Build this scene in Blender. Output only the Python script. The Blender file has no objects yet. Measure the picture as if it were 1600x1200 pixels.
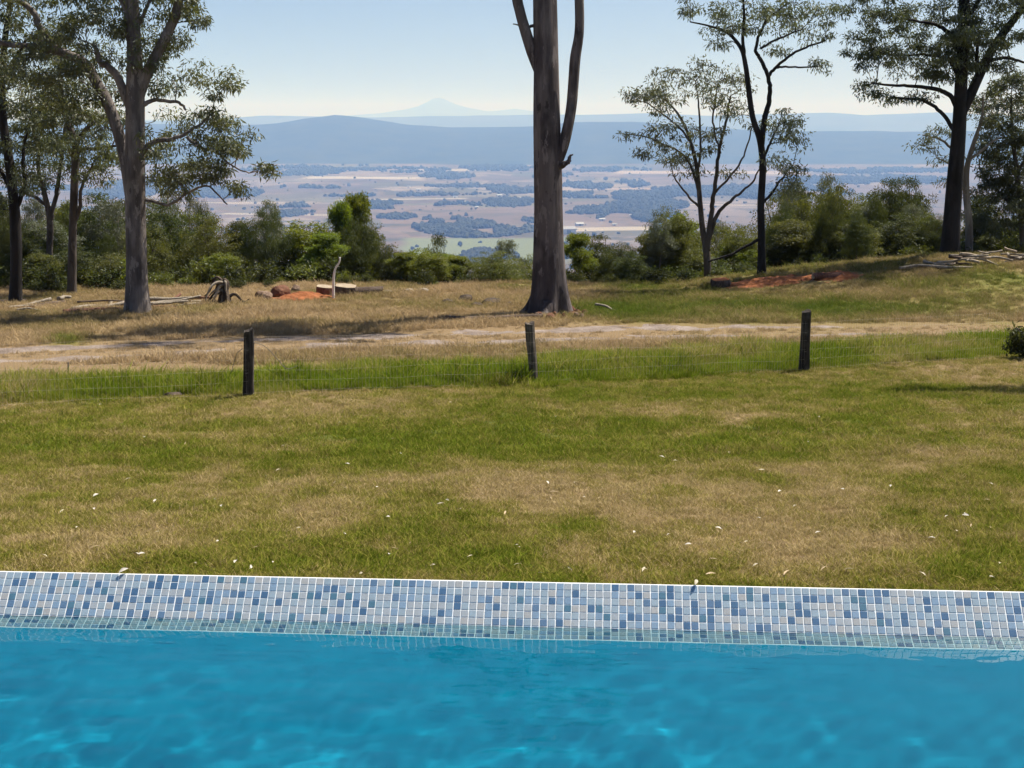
import bpy, bmesh, math, random
import numpy as np
from mathutils import Vector, Matrix

# ------------------------------------------------------------------ camera, world, sun, exposure
SC = bpy.context.scene
COL = SC.collection
R = math.radians
PITCH = R(10.7)
FPX = 2200.0
CAM = np.array([0.0, 0.0, 1.52])           # lip of the pool is z = 0
cam_data = bpy.data.cameras.new('camera')
cam_data.sensor_width = 36.0
cam_data.lens = FPX / 1600.0 * 36.0
cam_data.clip_start = 0.1
cam_data.clip_end = 200000.0
cam = bpy.data.objects.new('camera', cam_data)
COL.objects.link(cam)
cam.location = CAM
cam.rotation_euler = (R(90) - PITCH, 0, 0)
SC.camera = cam

SUN_DIR = np.array([0.50, 0.40, 0.0]); SUN_DIR /= np.linalg.norm(SUN_DIR)
SUN_EL = R(58)
SUN_AZ = math.atan2(SUN_DIR[0], SUN_DIR[1])            # clockwise from +Y
world = bpy.data.worlds.new('World'); SC.world = world
world.use_nodes = True
wn = world.node_tree; wn.nodes.clear()
sky = wn.nodes.new('ShaderNodeTexSky'); sky.sky_type = 'NISHITA'; sky.sun_disc = False
sky.sun_elevation = SUN_EL; sky.sun_rotation = SUN_AZ
sky.altitude = 500; sky.air_density = 0.5; sky.dust_density = 1.8; sky.ozone_density = 3.0
bg = wn.nodes.new('ShaderNodeBackground'); bg.inputs[1].default_value = 0.060
wo = wn.nodes.new('ShaderNodeOutputWorld')
wn.links.new(sky.outputs[0], bg.inputs[0]); wn.links.new(bg.outputs[0], wo.inputs[0])
sun_data = bpy.data.lights.new('sun', 'SUN'); sun_data.energy = 4.8; sun_data.angle = R(0.53)
sun_data.color = (1.0, 0.955, 0.89)
sun = bpy.data.objects.new('sun', sun_data); COL.objects.link(sun)
sd = Vector((SUN_DIR[0]*math.cos(SUN_EL), SUN_DIR[1]*math.cos(SUN_EL), math.sin(SUN_EL)))
sun.rotation_euler = sd.to_track_quat('Z', 'Y').to_euler()
sun.location = (20, 10, 40)
SC.view_settings.view_transform = 'Standard'
SC.view_settings.look = 'None'
SC.view_settings.gamma = 1.0
SC.view_settings.exposure = 1.1
SC.view_settings.use_curve_mapping = False
SC.cycles.use_denoising = True
SC.cycles.max_bounces = 6
SC.cycles.diffuse_bounces = 2
SC.cycles.glossy_bounces = 3
SC.cycles.transmission_bounces = 5
SC.cycles.transparent_max_bounces = 8
SC.cycles.volume_bounces = 0
SC.cycles.sample_clamp_indirect = 6.0
SC.cycles.use_adaptive_sampling = True
SC.cycles.adaptive_threshold = 0.02

HAZE_DENSITY = 8.6e-5
HAZE_COLOR = (0.25, 0.45, 1.0, 1)

# ------------------------------------------------------------------ helpers
rng = np.random.default_rng(7)
random.seed(7)
CP, SP = math.cos(PITCH), math.sin(PITCH)

def ray(px, py):
    cx = (px - 800) / FPX; cy = (600 - py) / FPX
    return np.array([cx, CP + cy * SP, -SP + cy * CP])

def at(px, py, d):
    """the point seen at photo pixel (px, py) at ground distance d"""
    v = ray(px, py)
    return CAM + v * (d / v[1])

def project(x, y, z):
    dx, dy, dz = x - CAM[0], y - CAM[1], z - CAM[2]
    f = dy * CP - dz * SP; u = dy * SP + dz * CP
    return 800 + dx / f * FPX, 600 - u / f * FPX

def hash2(ix, iy, seed):
    h = np.sin(ix * 127.1 + iy * 311.7 + seed * 74.7) * 43758.5453
    return h - np.floor(h)

def vnoise(x, y, seed=0):
    xi, yi = np.floor(x), np.floor(y)
    fx, fy = x - xi, y - yi
    fx = fx * fx * (3 - 2 * fx); fy = fy * fy * (3 - 2 * fy)
    a = hash2(xi, yi, seed); b = hash2(xi + 1, yi, seed)
    c = hash2(xi, yi + 1, seed); d = hash2(xi + 1, yi + 1, seed)
    return (a * (1 - fx) + b * fx) * (1 - fy) + (c * (1 - fx) + d * fx) * fy

def fbm(x, y, seed=0, octv=4):
    x = np.asarray(x, float); y = np.asarray(y, float)
    s = 0; a = 0.5; t = 0
    for o in range(octv):
        s = s + a * vnoise(x, y, seed + o * 13); t += a
        x = x * 2.03 + 5.1; y = y * 2.03 + 1.7; a *= 0.5
    return s / t

def sstep(a, b, x):
    t = np.clip((np.asarray(x, float) - a) / (b - a), 0, 1)
    return t * t * (3 - 2 * t)

def mesh_np(name, verts, faces, mats=(), face_mat=None, smooth=False, attrs=None):
    """faces: (n,k) int array or list of such arrays"""
    me = bpy.data.meshes.new(name)
    verts = np.asarray(verts, np.float32)
    if not isinstance(faces, (list, tuple)): faces = [faces]
    faces = [np.asarray(f, np.int32) for f in faces if len(f)]
    nl = sum(f.size for f in faces); nf = sum(len(f) for f in faces)
    me.vertices.add(len(verts)); me.vertices.foreach_set('co', verts.ravel())
    me.loops.add(nl); me.loops.foreach_set('vertex_index', np.concatenate([f.ravel() for f in faces]))
    starts = []; c = 0
    for f in faces:
        starts.append(c + np.arange(len(f)) * f.shape[1]); c += f.size
    me.polygons.add(nf); me.polygons.foreach_set('loop_start', np.concatenate(starts).astype(np.int32))
    for m in mats: me.materials.append(m)
    if face_mat is not None: me.polygons.foreach_set('material_index', np.asarray(face_mat, np.int32))
    if attrs:
        for k, v in attrs.items():
            at_ = me.attributes.new(k, 'FLOAT', 'POINT'); at_.data.foreach_set('value', np.asarray(v, np.float32))
    me.update(calc_edges=True)
    me.polygons.foreach_set('use_smooth', np.full(nf, bool(smooth)))
    me.validate()
    return me

def obj(name, me, parent=None, loc=None):
    o = bpy.data.objects.new(name, me); COL.objects.link(o)
    if loc is not None: o.location = loc
    if parent is not None: o.parent = parent
    return o

def empty(name, loc):
    o = bpy.data.objects.new(name, None); COL.objects.link(o); o.location = loc
    o.empty_display_size = 0.2
    return o

def tag(o, label=None, cat=None, group=None, kind=None):
    if label: o['label'] = label
    if cat: o['category'] = cat
    if group: o['group'] = group
    if kind: o['kind'] = kind
    return o

# ------------------------------------------------------------------ material helpers
def new_mat(name):
    m = bpy.data.materials.new(name); m.use_nodes = True
    nt = m.node_tree; nt.nodes.clear()
    out = nt.nodes.new('ShaderNodeOutputMaterial')
    return m, nt, out

def N(nt, t, **kw):
    n = nt.nodes.new(t)
    for k, v in kw.items():
        if isinstance(k, str) and k.startswith('i_'):
            n.inputs[int(k[2:])].default_value = v
        else: setattr(n, k, v)
    return n

def ramp(nt, fac, stops):
    r = nt.nodes.new('ShaderNodeValToRGB')
    els = r.color_ramp.elements
    while len(els) < len(stops): els.new(0.5)
    for e, (p, c) in zip(els, stops):
        e.position = p; e.color = (*c, 1) if len(c) == 3 else c
    nt.links.new(fac, r.inputs[0]); return r.outputs[0]

def noise(nt, vec, scale, detail=4, rough=0.55):
    n = nt.nodes.new('ShaderNodeTexNoise'); n.inputs['Scale'].default_value = scale
    n.inputs['Detail'].default_value = detail; n.inputs['Roughness'].default_value = rough
    nt.links.new(vec, n.inputs['Vector']); return n.outputs[0]

def mapping(nt, vec, scale):
    m = nt.nodes.new('ShaderNodeMapping'); m.inputs['Scale'].default_value = scale
    nt.links.new(vec, m.inputs['Vector']); return m.outputs[0]

def pos(nt): return nt.nodes.new('ShaderNodeNewGeometry').outputs['Position']
def objco(nt): return nt.nodes.new('ShaderNodeTexCoord').outputs['Object']

def mixc(nt, fac, a, b, mode='MIX'):
    m = nt.nodes.new('ShaderNodeMix'); m.data_type = 'RGBA'; m.blend_type = mode
    for sock, v in ((m.inputs[0], fac), (m.inputs[6], a), (m.inputs[7], b)):
        if isinstance(v, (float, int)): sock.default_value = v
        elif isinstance(v, tuple): sock.default_value = (*v, 1) if len(v) == 3 else v
        else: nt.links.new(v, sock)
    return m.outputs[2]

def math_(nt, op, a, b=None, clamp=False):
    m = nt.nodes.new('ShaderNodeMath'); m.operation = op; m.use_clamp = clamp
    for s, v in ((m.inputs[0], a), (m.inputs[1], b)):
        if v is None: continue
        if isinstance(v, (float, int)): s.default_value = v
        else: nt.links.new(v, s)
    return m.outputs[0]

def attr(nt, name, typ='GEOMETRY'):
    a = nt.nodes.new('ShaderNodeAttribute'); a.attribute_name = name; a.attribute_type = typ
    return a.outputs['Fac']

def bump(nt, h, strength, dist):
    b = nt.nodes.new('ShaderNodeBump'); b.inputs['Strength'].default_value = strength
    b.inputs['Distance'].default_value = dist; nt.links.new(h, b.inputs['Height']); return b.outputs[0]

def principled(nt, out, color, rough=0.85, normal=None, spec=0.3):
    p = nt.nodes.new('ShaderNodeBsdfPrincipled')
    if isinstance(color, tuple): p.inputs['Base Color'].default_value = (*color, 1)
    else: nt.links.new(color, p.inputs['Base Color'])
    if isinstance(rough, (float, int)): p.inputs['Roughness'].default_value = rough
    else: nt.links.new(rough, p.inputs['Roughness'])
    p.inputs['Specular IOR Level'].default_value = spec
    if normal is not None: nt.links.new(normal, p.inputs['Normal'])
    nt.links.new(p.outputs[0], out.inputs[0]); return p

def leaf_mat(name, c_dark, c_light, trans=0.35, gloss=0.12):
    """leaf: diffuse + translucent + a little gloss; colour varies leaf by leaf and clump by clump"""
    m, nt, out = new_mat(name)
    v = attr(nt, 'var')
    col = ramp(nt, v, [(0.0, c_dark), (0.55, tuple(0.5*(a+b) for a, b in zip(c_dark, c_light))), (1.0, c_light)])
    oi = nt.nodes.new('ShaderNodeObjectInfo')
    hs = nt.nodes.new('ShaderNodeHueSaturation')
    nt.links.new(math_(nt, 'ADD', math_(nt, 'MULTIPLY', oi.outputs['Random'], 0.30), 0.85), hs.inputs['Value'])
    nt.links.new(math_(nt, 'ADD', math_(nt, 'MULTIPLY', oi.outputs['Random'], 0.03), 0.485), hs.inputs['Hue'])
    nt.links.new(col, hs.inputs['Color'])
    d = N(nt, 'ShaderNodeBsdfDiffuse'); t = N(nt, 'ShaderNodeBsdfTranslucent'); g = N(nt, 'ShaderNodeBsdfGlossy')
    g.inputs['Roughness'].default_value = 0.55; g.inputs['Color'].default_value = (0.30, 0.32, 0.33, 1)
    nt.links.new(hs.outputs[0], d.inputs[0])
    nt.links.new(mixc(nt, 1.0, hs.outputs[0], (1.25, 1.3, 0.6), 'MULTIPLY'), t.inputs[0])
    m1 = N(nt, 'ShaderNodeMixShader', i_0=trans); nt.links.new(d.outputs[0], m1.inputs[1]); nt.links.new(t.outputs[0], m1.inputs[2])
    m2 = N(nt, 'ShaderNodeMixShader', i_0=gloss); nt.links.new(m1.outputs[0], m2.inputs[1]); nt.links.new(g.outputs[0], m2.inputs[2])
    nt.links.new(m2.outputs[0], out.inputs[0])
    return m

def bark_mat(name, dark, mid, light, scale=1.0, rough_bark=False):
    m, nt, out = new_mat(name)
    p = pos(nt)
    n1 = noise(nt, mapping(nt, p, (5*scale, 5*scale, 0.8*scale)), 1.0, 6, 0.6)
    n2 = noise(nt, mapping(nt, p, (34*scale, 34*scale, 3.0*scale)), 1.0, 5, 0.65)
    n3 = noise(nt, mapping(nt, p, (2.2*scale, 2.2*scale, 1.1*scale)), 1.0, 3, 0.5)
    c = ramp(nt, n1, [(0.33, dark), (0.52, mid), (0.70, light)])
    c = mixc(nt, ramp(nt, n3, [(0.48, (0, 0, 0)), (0.58, (1, 1, 1))]), c, mixc(nt, 0.5, c, light))
    c = mixc(nt, math_(nt, 'MULTIPLY', n2, 0.8 if rough_bark else 0.45), c, mixc(nt, 1.0, c, (0.35, 0.33, 0.32), 'MULTIPLY'))
    if not rough_bark:      # shed bark: sharp-edged pale and dark flakes
        n4 = noise(nt, mapping(nt, p, (4.5*scale, 4.5*scale, 1.5*scale)), 1.0, 7, 0.7)
        c = mixc(nt, ramp(nt, n4, [(0.575, (0, 0, 0)), (0.60, (.75, .75, .75))]), c, light)
        c = mixc(nt, ramp(nt, n4, [(0.36, (.8, .8, .8)), (0.385, (0, 0, 0))]), c, mixc(nt, 1.0, dark, (.7, .7, .7), 'MULTIPLY'))
    h = math_(nt, 'ADD', math_(nt, 'MULTIPLY', n1, 0.4), n2)
    principled(nt, out, c, 0.8, bump(nt, h, 0.9 if rough_bark else 0.5, 0.05), 0.25)
    return m

# ------------------------------------------------------------------ ground shape
PY = np.array([-30, 4.0, 7.5, 14.0, 22.0, 30.0, 36.0, 41.0, 45.0, 48.0, 52.0, 60.0, 80.0, 150.0, 400.0, 900.0, 1500.0])
PZ = np.array([-2.4, -2.25, -2.52, -3.30, -4.21, -4.69, -4.95, -5.14, -5.27, -5.6, -6.6, -10.0, -20.0, -55.0, -165.0, -330.0, -451.0])

def gz(x, y):
    x = np.asarray(x, float); y = np.asarray(y, float)
    z = np.zeros_like(y * x)
    for k, w in ((-1.2, .25), (0, .5), (1.2, .25)):
        z = z + w * np.interp(y + k, PY, PZ)
    z = z + 0.95 * sstep(3.5, 15.0, x) * sstep(33, 46, y) * (1 - sstep(55, 120, y))
    z = z - 0.10 * sstep(-4, -14, x) * sstep(30, 42, y)
    z = z + (fbm(x * 0.35, y * 0.35, 3) - .5) * 0.16 + (fbm(x * 1.7, y * 1.7, 9, 3) - .5) * 0.05
    far = sstep(60, 300, y)
    z = z + far * (fbm(x * 0.01, y * 0.01, 31) - .5) * 14 * (1 - sstep(800, 1500, y))
    return z + 1.52

def ground_hit(px, py):
    v = ray(px, py)
    lo, hi, n = 5.0, 75.0, 160
    for k in range(3):
        s = np.linspace(lo, hi, n); q = CAM + np.outer(s, v)
        i = max(1, int(np.argmax(q[:, 2] <= gz(q[:, 0], q[:, 1])))); lo, hi, n = s[i-1], s[i], 12
    p = CAM + v * hi
    p[2] = float(gz(p[0], p[1]))
    return p

def fence_y(x): return 22.35 + 0.45 * x

# ---- lawn dryness: patches of dead grass and lush grass lying on the lawn
DRY = [(100, 815, 330, 55, .55), (150, 880, 160, 22, .3), (560, 645, 200, 22, .5), (840, 760, 150, 28, .6), (1080, 800, 240, 42, .5),
       (1230, 865, 240, 50, .75), (1340, 748, 150, 22, .45), (1165, 655, 38, 11, .8), (620, 780, 300, 40, .25), (300, 720, 150, 18, .2),
       (1000, 640, 150, 10, .3), (900, 880, 120, 20, .2), (1330, 772, 60, 7, .6), (1500, 720, 140, 25, .25)]
WET = [(90, 700, 230, 38, .6), (700, 695, 200, 34, .7), (940, 662, 300, 40, .45), (1360, 660, 200, 46, .3), (360, 885, 230, 16, .5),
       (990, 850, 110, 36, .4), (1520, 875, 90, 28, .6), (1420, 770, 110, 26, .45), (1300, 610, 260, 20, .4), (700, 880, 160, 16, .3),
       (380, 800, 150, 20, .1), (1180, 700, 120, 18, .35)]
TX, TY = [-14, -10, -5, 0, 4, 9, 16], [25.0, 26.4, 28.9, 30.6, 31.3, 31.9, 32.6]
def dry_at(x, y, z):
    px, py = project(x, y, z)
    v = 0.47 + 0.7 * (fbm(x * 0.55, y * 0.4, 5) - .5) + 1.0 * (fbm(x * 2.3, y * 1.4, 8) - .5) + .5 * (vnoise(x * 7, y * 5, 6) - .5)
    wob = 1 + 0.9 * (fbm(x * 1.3, y * 0.9, 15) - .5)
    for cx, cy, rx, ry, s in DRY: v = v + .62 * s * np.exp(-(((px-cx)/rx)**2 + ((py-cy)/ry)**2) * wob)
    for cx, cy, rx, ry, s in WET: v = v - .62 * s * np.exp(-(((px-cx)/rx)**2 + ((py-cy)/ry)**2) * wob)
    beyond = sstep(0.2, 1.0, y - fence_y(x))
    v2 = 0.62 + 1.0 * (fbm(x * 0.5, y * 0.45, 25) - .5) + 0.25 * sstep(4, -6, x) - 0.12 * sstep(1, 6, x) * sstep(31, 35, y)
    v2 = v2 + .45 * np.exp(-((y - np.interp(x, TX, TY)) / 2.6)**2)
    v2 = v2 - 0.55 * (1 - sstep(2.0, 4.0, y - fence_y(x)))
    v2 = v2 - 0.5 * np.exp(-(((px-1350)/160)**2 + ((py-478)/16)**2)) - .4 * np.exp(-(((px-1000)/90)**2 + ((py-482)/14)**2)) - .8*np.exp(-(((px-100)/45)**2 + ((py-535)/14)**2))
    return np.clip(v * (1 - beyond) + v2 * beyond, 0, 1)

# ------------------------------------------------------------------ base materials
GREEN, OLIVE, TAN = (0.080, 0.120, 0.014), (0.155, 0.150, 0.035), (0.270, 0.200, 0.090)

def make_ground_mat():
    m, nt, out = new_mat('ground_soil_and_thatch')
    p = pos(nt)
    d = attr(nt, 'dry')
    n1 = noise(nt, p, 9.0, 6, 0.7); n2 = noise(nt, p, 55.0, 4, 0.7)
    f = math_(nt, 'ADD', d, math_(nt, 'MULTIPLY', math_(nt, 'SUBTRACT', n1, 0.5), 0.9), True)
    c = ramp(nt, f, [(0.0, (0.085, 0.110, 0.018)), (0.35, (0.150, 0.145, 0.034)), (0.65, (0.215, 0.165, 0.070)), (1.0, (0.240, 0.170, 0.095))])
    c = mixc(nt, ramp(nt, n2, [(0.35, (1, 1, 1)), (0.6, (0, 0, 0))]), c, mixc(nt, 1.0, c, (0.5, 0.46, 0.42), 'MULTIPLY'))
    principled(nt, out, c, 0.95, bump(nt, math_(nt, 'ADD', n1, n2), 0.7, 0.03), 0.1)
    return m

def make_valley_mat():
    m, nt, out = new_mat('valley_paddocks')
    p = pos(nt)
    wv = nt.nodes.new('ShaderNodeTexNoise'); wv.inputs['Scale'].default_value = 0.0012; nt.links.new(p, wv.inputs['Vector'])
    va = nt.nodes.new('ShaderNodeVectorMath'); va.operation = 'MULTIPLY_ADD'
    nt.links.new(wv.outputs['Color'], va.inputs[0]); va.inputs[1].default_value = (260, 420, 0); nt.links.new(p, va.inputs[2])
    vo = nt.nodes.new('ShaderNodeTexVoronoi'); vo.voronoi_dimensions = '2D'; vo.distance = 'MINKOWSKI' ; vo.inputs['Exponent'].default_value = 0.9
    vo.inputs['Scale'].default_value = 0.0021
    nt.links.new(va.outputs[0], vo.inputs['Vector'])
    sep = nt.nodes.new('ShaderNodeSeparateColor'); nt.links.new(vo.outputs['Color'], sep.inputs[0])
    c = ramp(nt, sep.outputs[0], [(0.0, (0.080, 0.062, 0.046)), (0.25, (0.115, 0.086, 0.064)), (0.45, (0.135, 0.100, 0.075)), (0.6, (0.075, 0.072, 0.040)),
                                  (0.75, (0.125, 0.096, 0.072)), (0.9, (0.19, 0.157, 0.127)), (1.0, (0.10, 0.095, 0.05))])
    n1 = noise(nt, p, 0.0045, 6, 0.65)
    c = mixc(nt, ramp(nt, n1, [(0.50, (0, 0, 0)), (0.60, (1, 1, 1))]), c, (0.060, 0.056, 0.034))
    n2 = noise(nt, p, 0.0011, 3, 0.5)
    c = mixc(nt, math_(nt, 'MULTIPLY', ramp(nt, n2, [(0.45, (0, 0, 0)), (0.7, (1, 1, 1))]), 0.5), c, (0.14, 0.104, 0.080))
    sx = nt.nodes.new('ShaderNodeSeparateXYZ'); nt.links.new(va.outputs[0], sx.inputs[0])
    def band(v, a, b):   # 1 inside a..b, soft edges
        w = (b - a) * .06
        return math_(nt, 'MULTIPLY', math_(nt, 'DIVIDE', math_(nt, 'SUBTRACT', v, a), w, True), math_(nt, 'DIVIDE', math_(nt, 'SUBTRACT', b, v), w, True))
    irr = math_(nt, 'MULTIPLY', band(sx.outputs[0], -320, 420), band(sx.outputs[1], 4800, 5750))
    c = mixc(nt, irr, c, (0.125, 0.140, 0.070))      # irrigated green paddock
    for x0, x1, y0, y1, cc in ((-1500, -500, 10900, 11250, (.30, .27, .22)), (-900, -100, 8200, 8330, (.28, .25, .21)), (-1900, -1100, 7900, 8060, (.26, .22, .17)), (-700, 100, 12300, 12700, (.29, .26, .21)),
                               (-1250, -650, 6900, 7010, (.27, .24, .19)), (-600, 300, 6350, 6420, (.06, .06, .045)), (200, 900, 6000, 6200, (.30, .26, .20)), (300, 1300, 9300, 9600, (.22, .17, .13)), (900, 2600, 11800, 12300, (.27, .22, .18)),
                               (-2400, -900, 9500, 9640, (.07, .068, .05)), (-400, 700, 10100, 10230, (.07, .068, .05)), (500, 1500, 7600, 7700, (.28, .24, .19))):
        c = mixc(nt, math_(nt, 'MULTIPLY', math_(nt, 'MULTIPLY', band(sx.outputs[0], x0, x1), band(sx.outputs[1], y0, y1)), .8), c, cc)
    principled(nt, out, c, 1.0, None, 0.0)
    return m

def make_forest_mat(name, c1, c2, scale):
    m, nt, out = new_mat(name)
    p = pos(nt)
    n1 = noise(nt, p, scale, 6, 0.6)
    c = ramp(nt, n1, [(0.35, c1), (0.65, c2)])
    principled(nt, out, c, 1.0, None, 0.0)
    return m

M_GROUND = make_ground_mat()
M_VALLEY = make_valley_mat()

# ------------------------------------------------------------------ ground sheets
def grid(xs, ys):
    X, Y = np.meshgrid(xs, ys)
    nx, ny = len(xs), len(ys)
    i = np.arange((ny-1)*(nx-1)); r = i // (nx-1); c = i % (nx-1); a = r*nx + c
    return X.ravel(), Y.ravel(), np.stack([a, a+1, a+nx+1, a+nx], 1)

xs = np.concatenate([np.linspace(-700, -40, 30, endpoint=False), np.linspace(-40, -15, 40, endpoint=False), np.arange(-15, 18, 0.14), np.linspace(18, 45, 40), np.linspace(60, 700, 30)])
ys = np.concatenate([np.arange(4.72, 52, 0.14), np.linspace(52.3, 90, 70), np.geomspace(92, 1560, 60)])
X, Y, F = grid(xs, ys)
Z = gz(X, Y)
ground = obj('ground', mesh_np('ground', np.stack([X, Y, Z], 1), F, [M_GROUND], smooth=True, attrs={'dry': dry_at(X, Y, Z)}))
tag(ground, 'grassy hillside of patchy mown lawn and dry paddock falling away beyond the trees', 'ground', kind='structure')

def valley_z(x, y):
    r = fbm(x * 0.0006, y * 0.0006, 41)
    z = -452 + 26 * (r - .5) * sstep(1800, 5000, y) + 30 * sstep(9000, 14500, y) * fbm(x * 0.0004, y*0.0004, 44)
    return z
xs = np.linspace(-60000, 60000, 240); ys = np.concatenate([np.geomspace(1400, 15000, 160), np.geomspace(16000, 90000, 40)])
xs = np.sign(xs) * (np.abs(xs)/60000)**2.0 * 60000
X, Y, F = grid(xs, ys)
valley = obj('valley_floor', mesh_np('valley_floor', np.stack([X, Y, valley_z(X, Y)], 1), F, [M_VALLEY], smooth=True))
tag(valley, 'wide hazy valley of tan paddocks below the hillside', 'valley', kind='structure')

def ridge(name, d0, dc, d1, prof, base, mat, label, amp, nscale, seed, cat='hill', nx=420, ny=36):
    """a range of hills: crest line through photo bearings (px, py) at distance dc"""
    pxs = np.array([p[0] for p in prof], float); pys = np.array([p[1] for p in prof], float)
    u = np.linspace(pxs[0], pxs[-1], nx); v = np.linspace(0, 1, ny)
    top = np.array([at(a, np.interp(a, pxs, pys), dc)[2] for a in u])
    U, V = np.meshgrid(np.arange(nx), v)
    D = np.where(V < .5, d0 + (dc - d0) * V * 2, dc + (d1 - dc) * (V - .5) * 2)
    Xr = (u[U] - 800) / FPX * dc / CP * 1.0 + 0 * D
    t = 1 - np.abs(V * 2 - 1)
    sh = t * t * (3 - 2 * t)
    Zr = base + (top[U] - base) * sh
    Zr = Zr + amp * (fbm(Xr * nscale, D * nscale, seed, 5) - .5) * np.clip(t * 2.5, 0, 1) * (1 - .75 * (t > .98))
    i = np.arange((ny-1)*(nx-1)); r = i // (nx-1); c = i % (nx-1); a = r*nx + c
    F = np.stack([a, a+1, a+nx+1, a+nx], 1)
    o = obj(name, mesh_np(name, np.stack([Xr.ravel(), D.ravel(), Zr.ravel()], 1), F, [mat], smooth=True))
    tag(o, label, cat, kind='structure'); return o

M_FOREST = make_forest_mat('far_forest', (0.022, 0.030, 0.016), (0.045, 0.050, 0.026), 0.004)
M_RANGE = make_forest_mat('distant_range', (0.05, 0.055, 0.04), (0.08, 0.08, 0.06), 0.001)
ridge('forested_hills', 13300, 17000, 22000,
      [(-1500, 205), (-700, 195), (-200, 200), (200, 192), (390, 197), (450, 192), (495, 183), (530, 179), (560, 182), (590, 188), (640, 196), (700, 199), (760, 198), (830, 197),
       (890, 192), (980, 191), (1050, 196), (1150, 203), (1260, 205), (1400, 206), (1600, 204), (2000, 198), (2600, 205), (3200, 200)],
      -452, M_FOREST, 'long blue forested ridge across the far side of the valley', 60, 0.0009, 51)
ridge('distant_range', 24000, 30000, 36000,
      [(-1500, 192), (0, 190), (300, 188), (420, 182), (600, 184), (800, 181), (1000, 178), (1100, 181), (1280, 176), (1330, 180), (1440, 175), (1600, 182), (2000, 186), (3200, 190)],
      -452, M_RANGE, 'faint pale range behind the forested ridge', 60, 0.0006, 57)
ridge('distant_mountain', 54000, 60000, 66000,
      [(-900, 187), (200, 187), (480, 184), (560, 180), (600, 177), (640, 171), (660, 166), (672, 160), (681, 154.5), (688, 152), (694, 153), (704, 158), (718, 164), (736, 169), (765, 174), (785, 172), (805, 169.5), (835, 174), (900, 180), (1000, 185), (1300, 187), (2500, 190)],
      -452, M_RANGE, 'faint pointed mountain peak on the horizon', 40, 0.0004, 61, cat='mountain')

# ------------------------------------------------------------------ scatter (ground cover only)
def scatter(name, P, scl, rot, idx, attrs, protos, label, cat):
    coll = bpy.data.collections.new(name + '_parts')
    for k, me in enumerate(protos):
        o = bpy.data.objects.new('%s_piece_%02d' % (name, k), me); coll.objects.link(o)
    me = bpy.data.meshes.new(name)
    me.vertices.add(len(P)); me.vertices.foreach_set('co', np.asarray(P, np.float32).ravel())
    a = me.attributes.new('scl', 'FLOAT_VECTOR', 'POINT'); a.data.foreach_set('vector', np.asarray(scl, np.float32).ravel())
    a = me.attributes.new('rot', 'FLOAT_VECTOR', 'POINT'); a.data.foreach_set('vector', np.asarray(rot, np.float32).ravel())
    a = me.attributes.new('idx', 'INT', 'POINT'); a.data.foreach_set('value', np.asarray(idx, np.int32))
    for k, v in attrs.items():
        a = me.attributes.new(k, 'FLOAT', 'POINT'); a.data.foreach_set('value', np.asarray(v, np.float32))
    me.update()
    o = obj(name, me)
    g = bpy.data.node_groups.new(name + '_scatter', 'GeometryNodeTree')
    g.interface.new_socket('Geometry', in_out='INPUT', socket_type='NodeSocketGeometry')
    g.interface.new_socket('Geometry', in_out='OUTPUT', socket_type='NodeSocketGeometry')
    gi = g.nodes.new('NodeGroupInput'); go = g.nodes.new('NodeGroupOutput')
    ip = g.nodes.new('GeometryNodeInstanceOnPoints'); ci = g.nodes.new('GeometryNodeCollectionInfo')
    ci.inputs[0].default_value = coll; ci.inputs[1].default_value = True; ci.inputs[2].default_value = True
    ip.inputs['Pick Instance'].default_value = True
    def na(n, t):
        q = g.nodes.new('GeometryNodeInputNamedAttribute'); q.data_type = t; q.inputs[0].default_value = n; return q.outputs[0]
    g.links.new(gi.outputs[0], ip.inputs['Points']); g.links.new(ci.outputs[0], ip.inputs['Instance'])
    g.links.new(na('idx', 'INT'), ip.inputs['Instance Index'])
    g.links.new(na('rot', 'FLOAT_VECTOR'), ip.inputs['Rotation']); g.links.new(na('scl', 'FLOAT_VECTOR'), ip.inputs['Scale'])
    g.links.new(ip.outputs[0], go.inputs[0])
    md = o.modifiers.new('scatter', 'NODES'); md.node_group = g
    tag(o, label, cat, kind='stuff')
    return o

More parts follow.
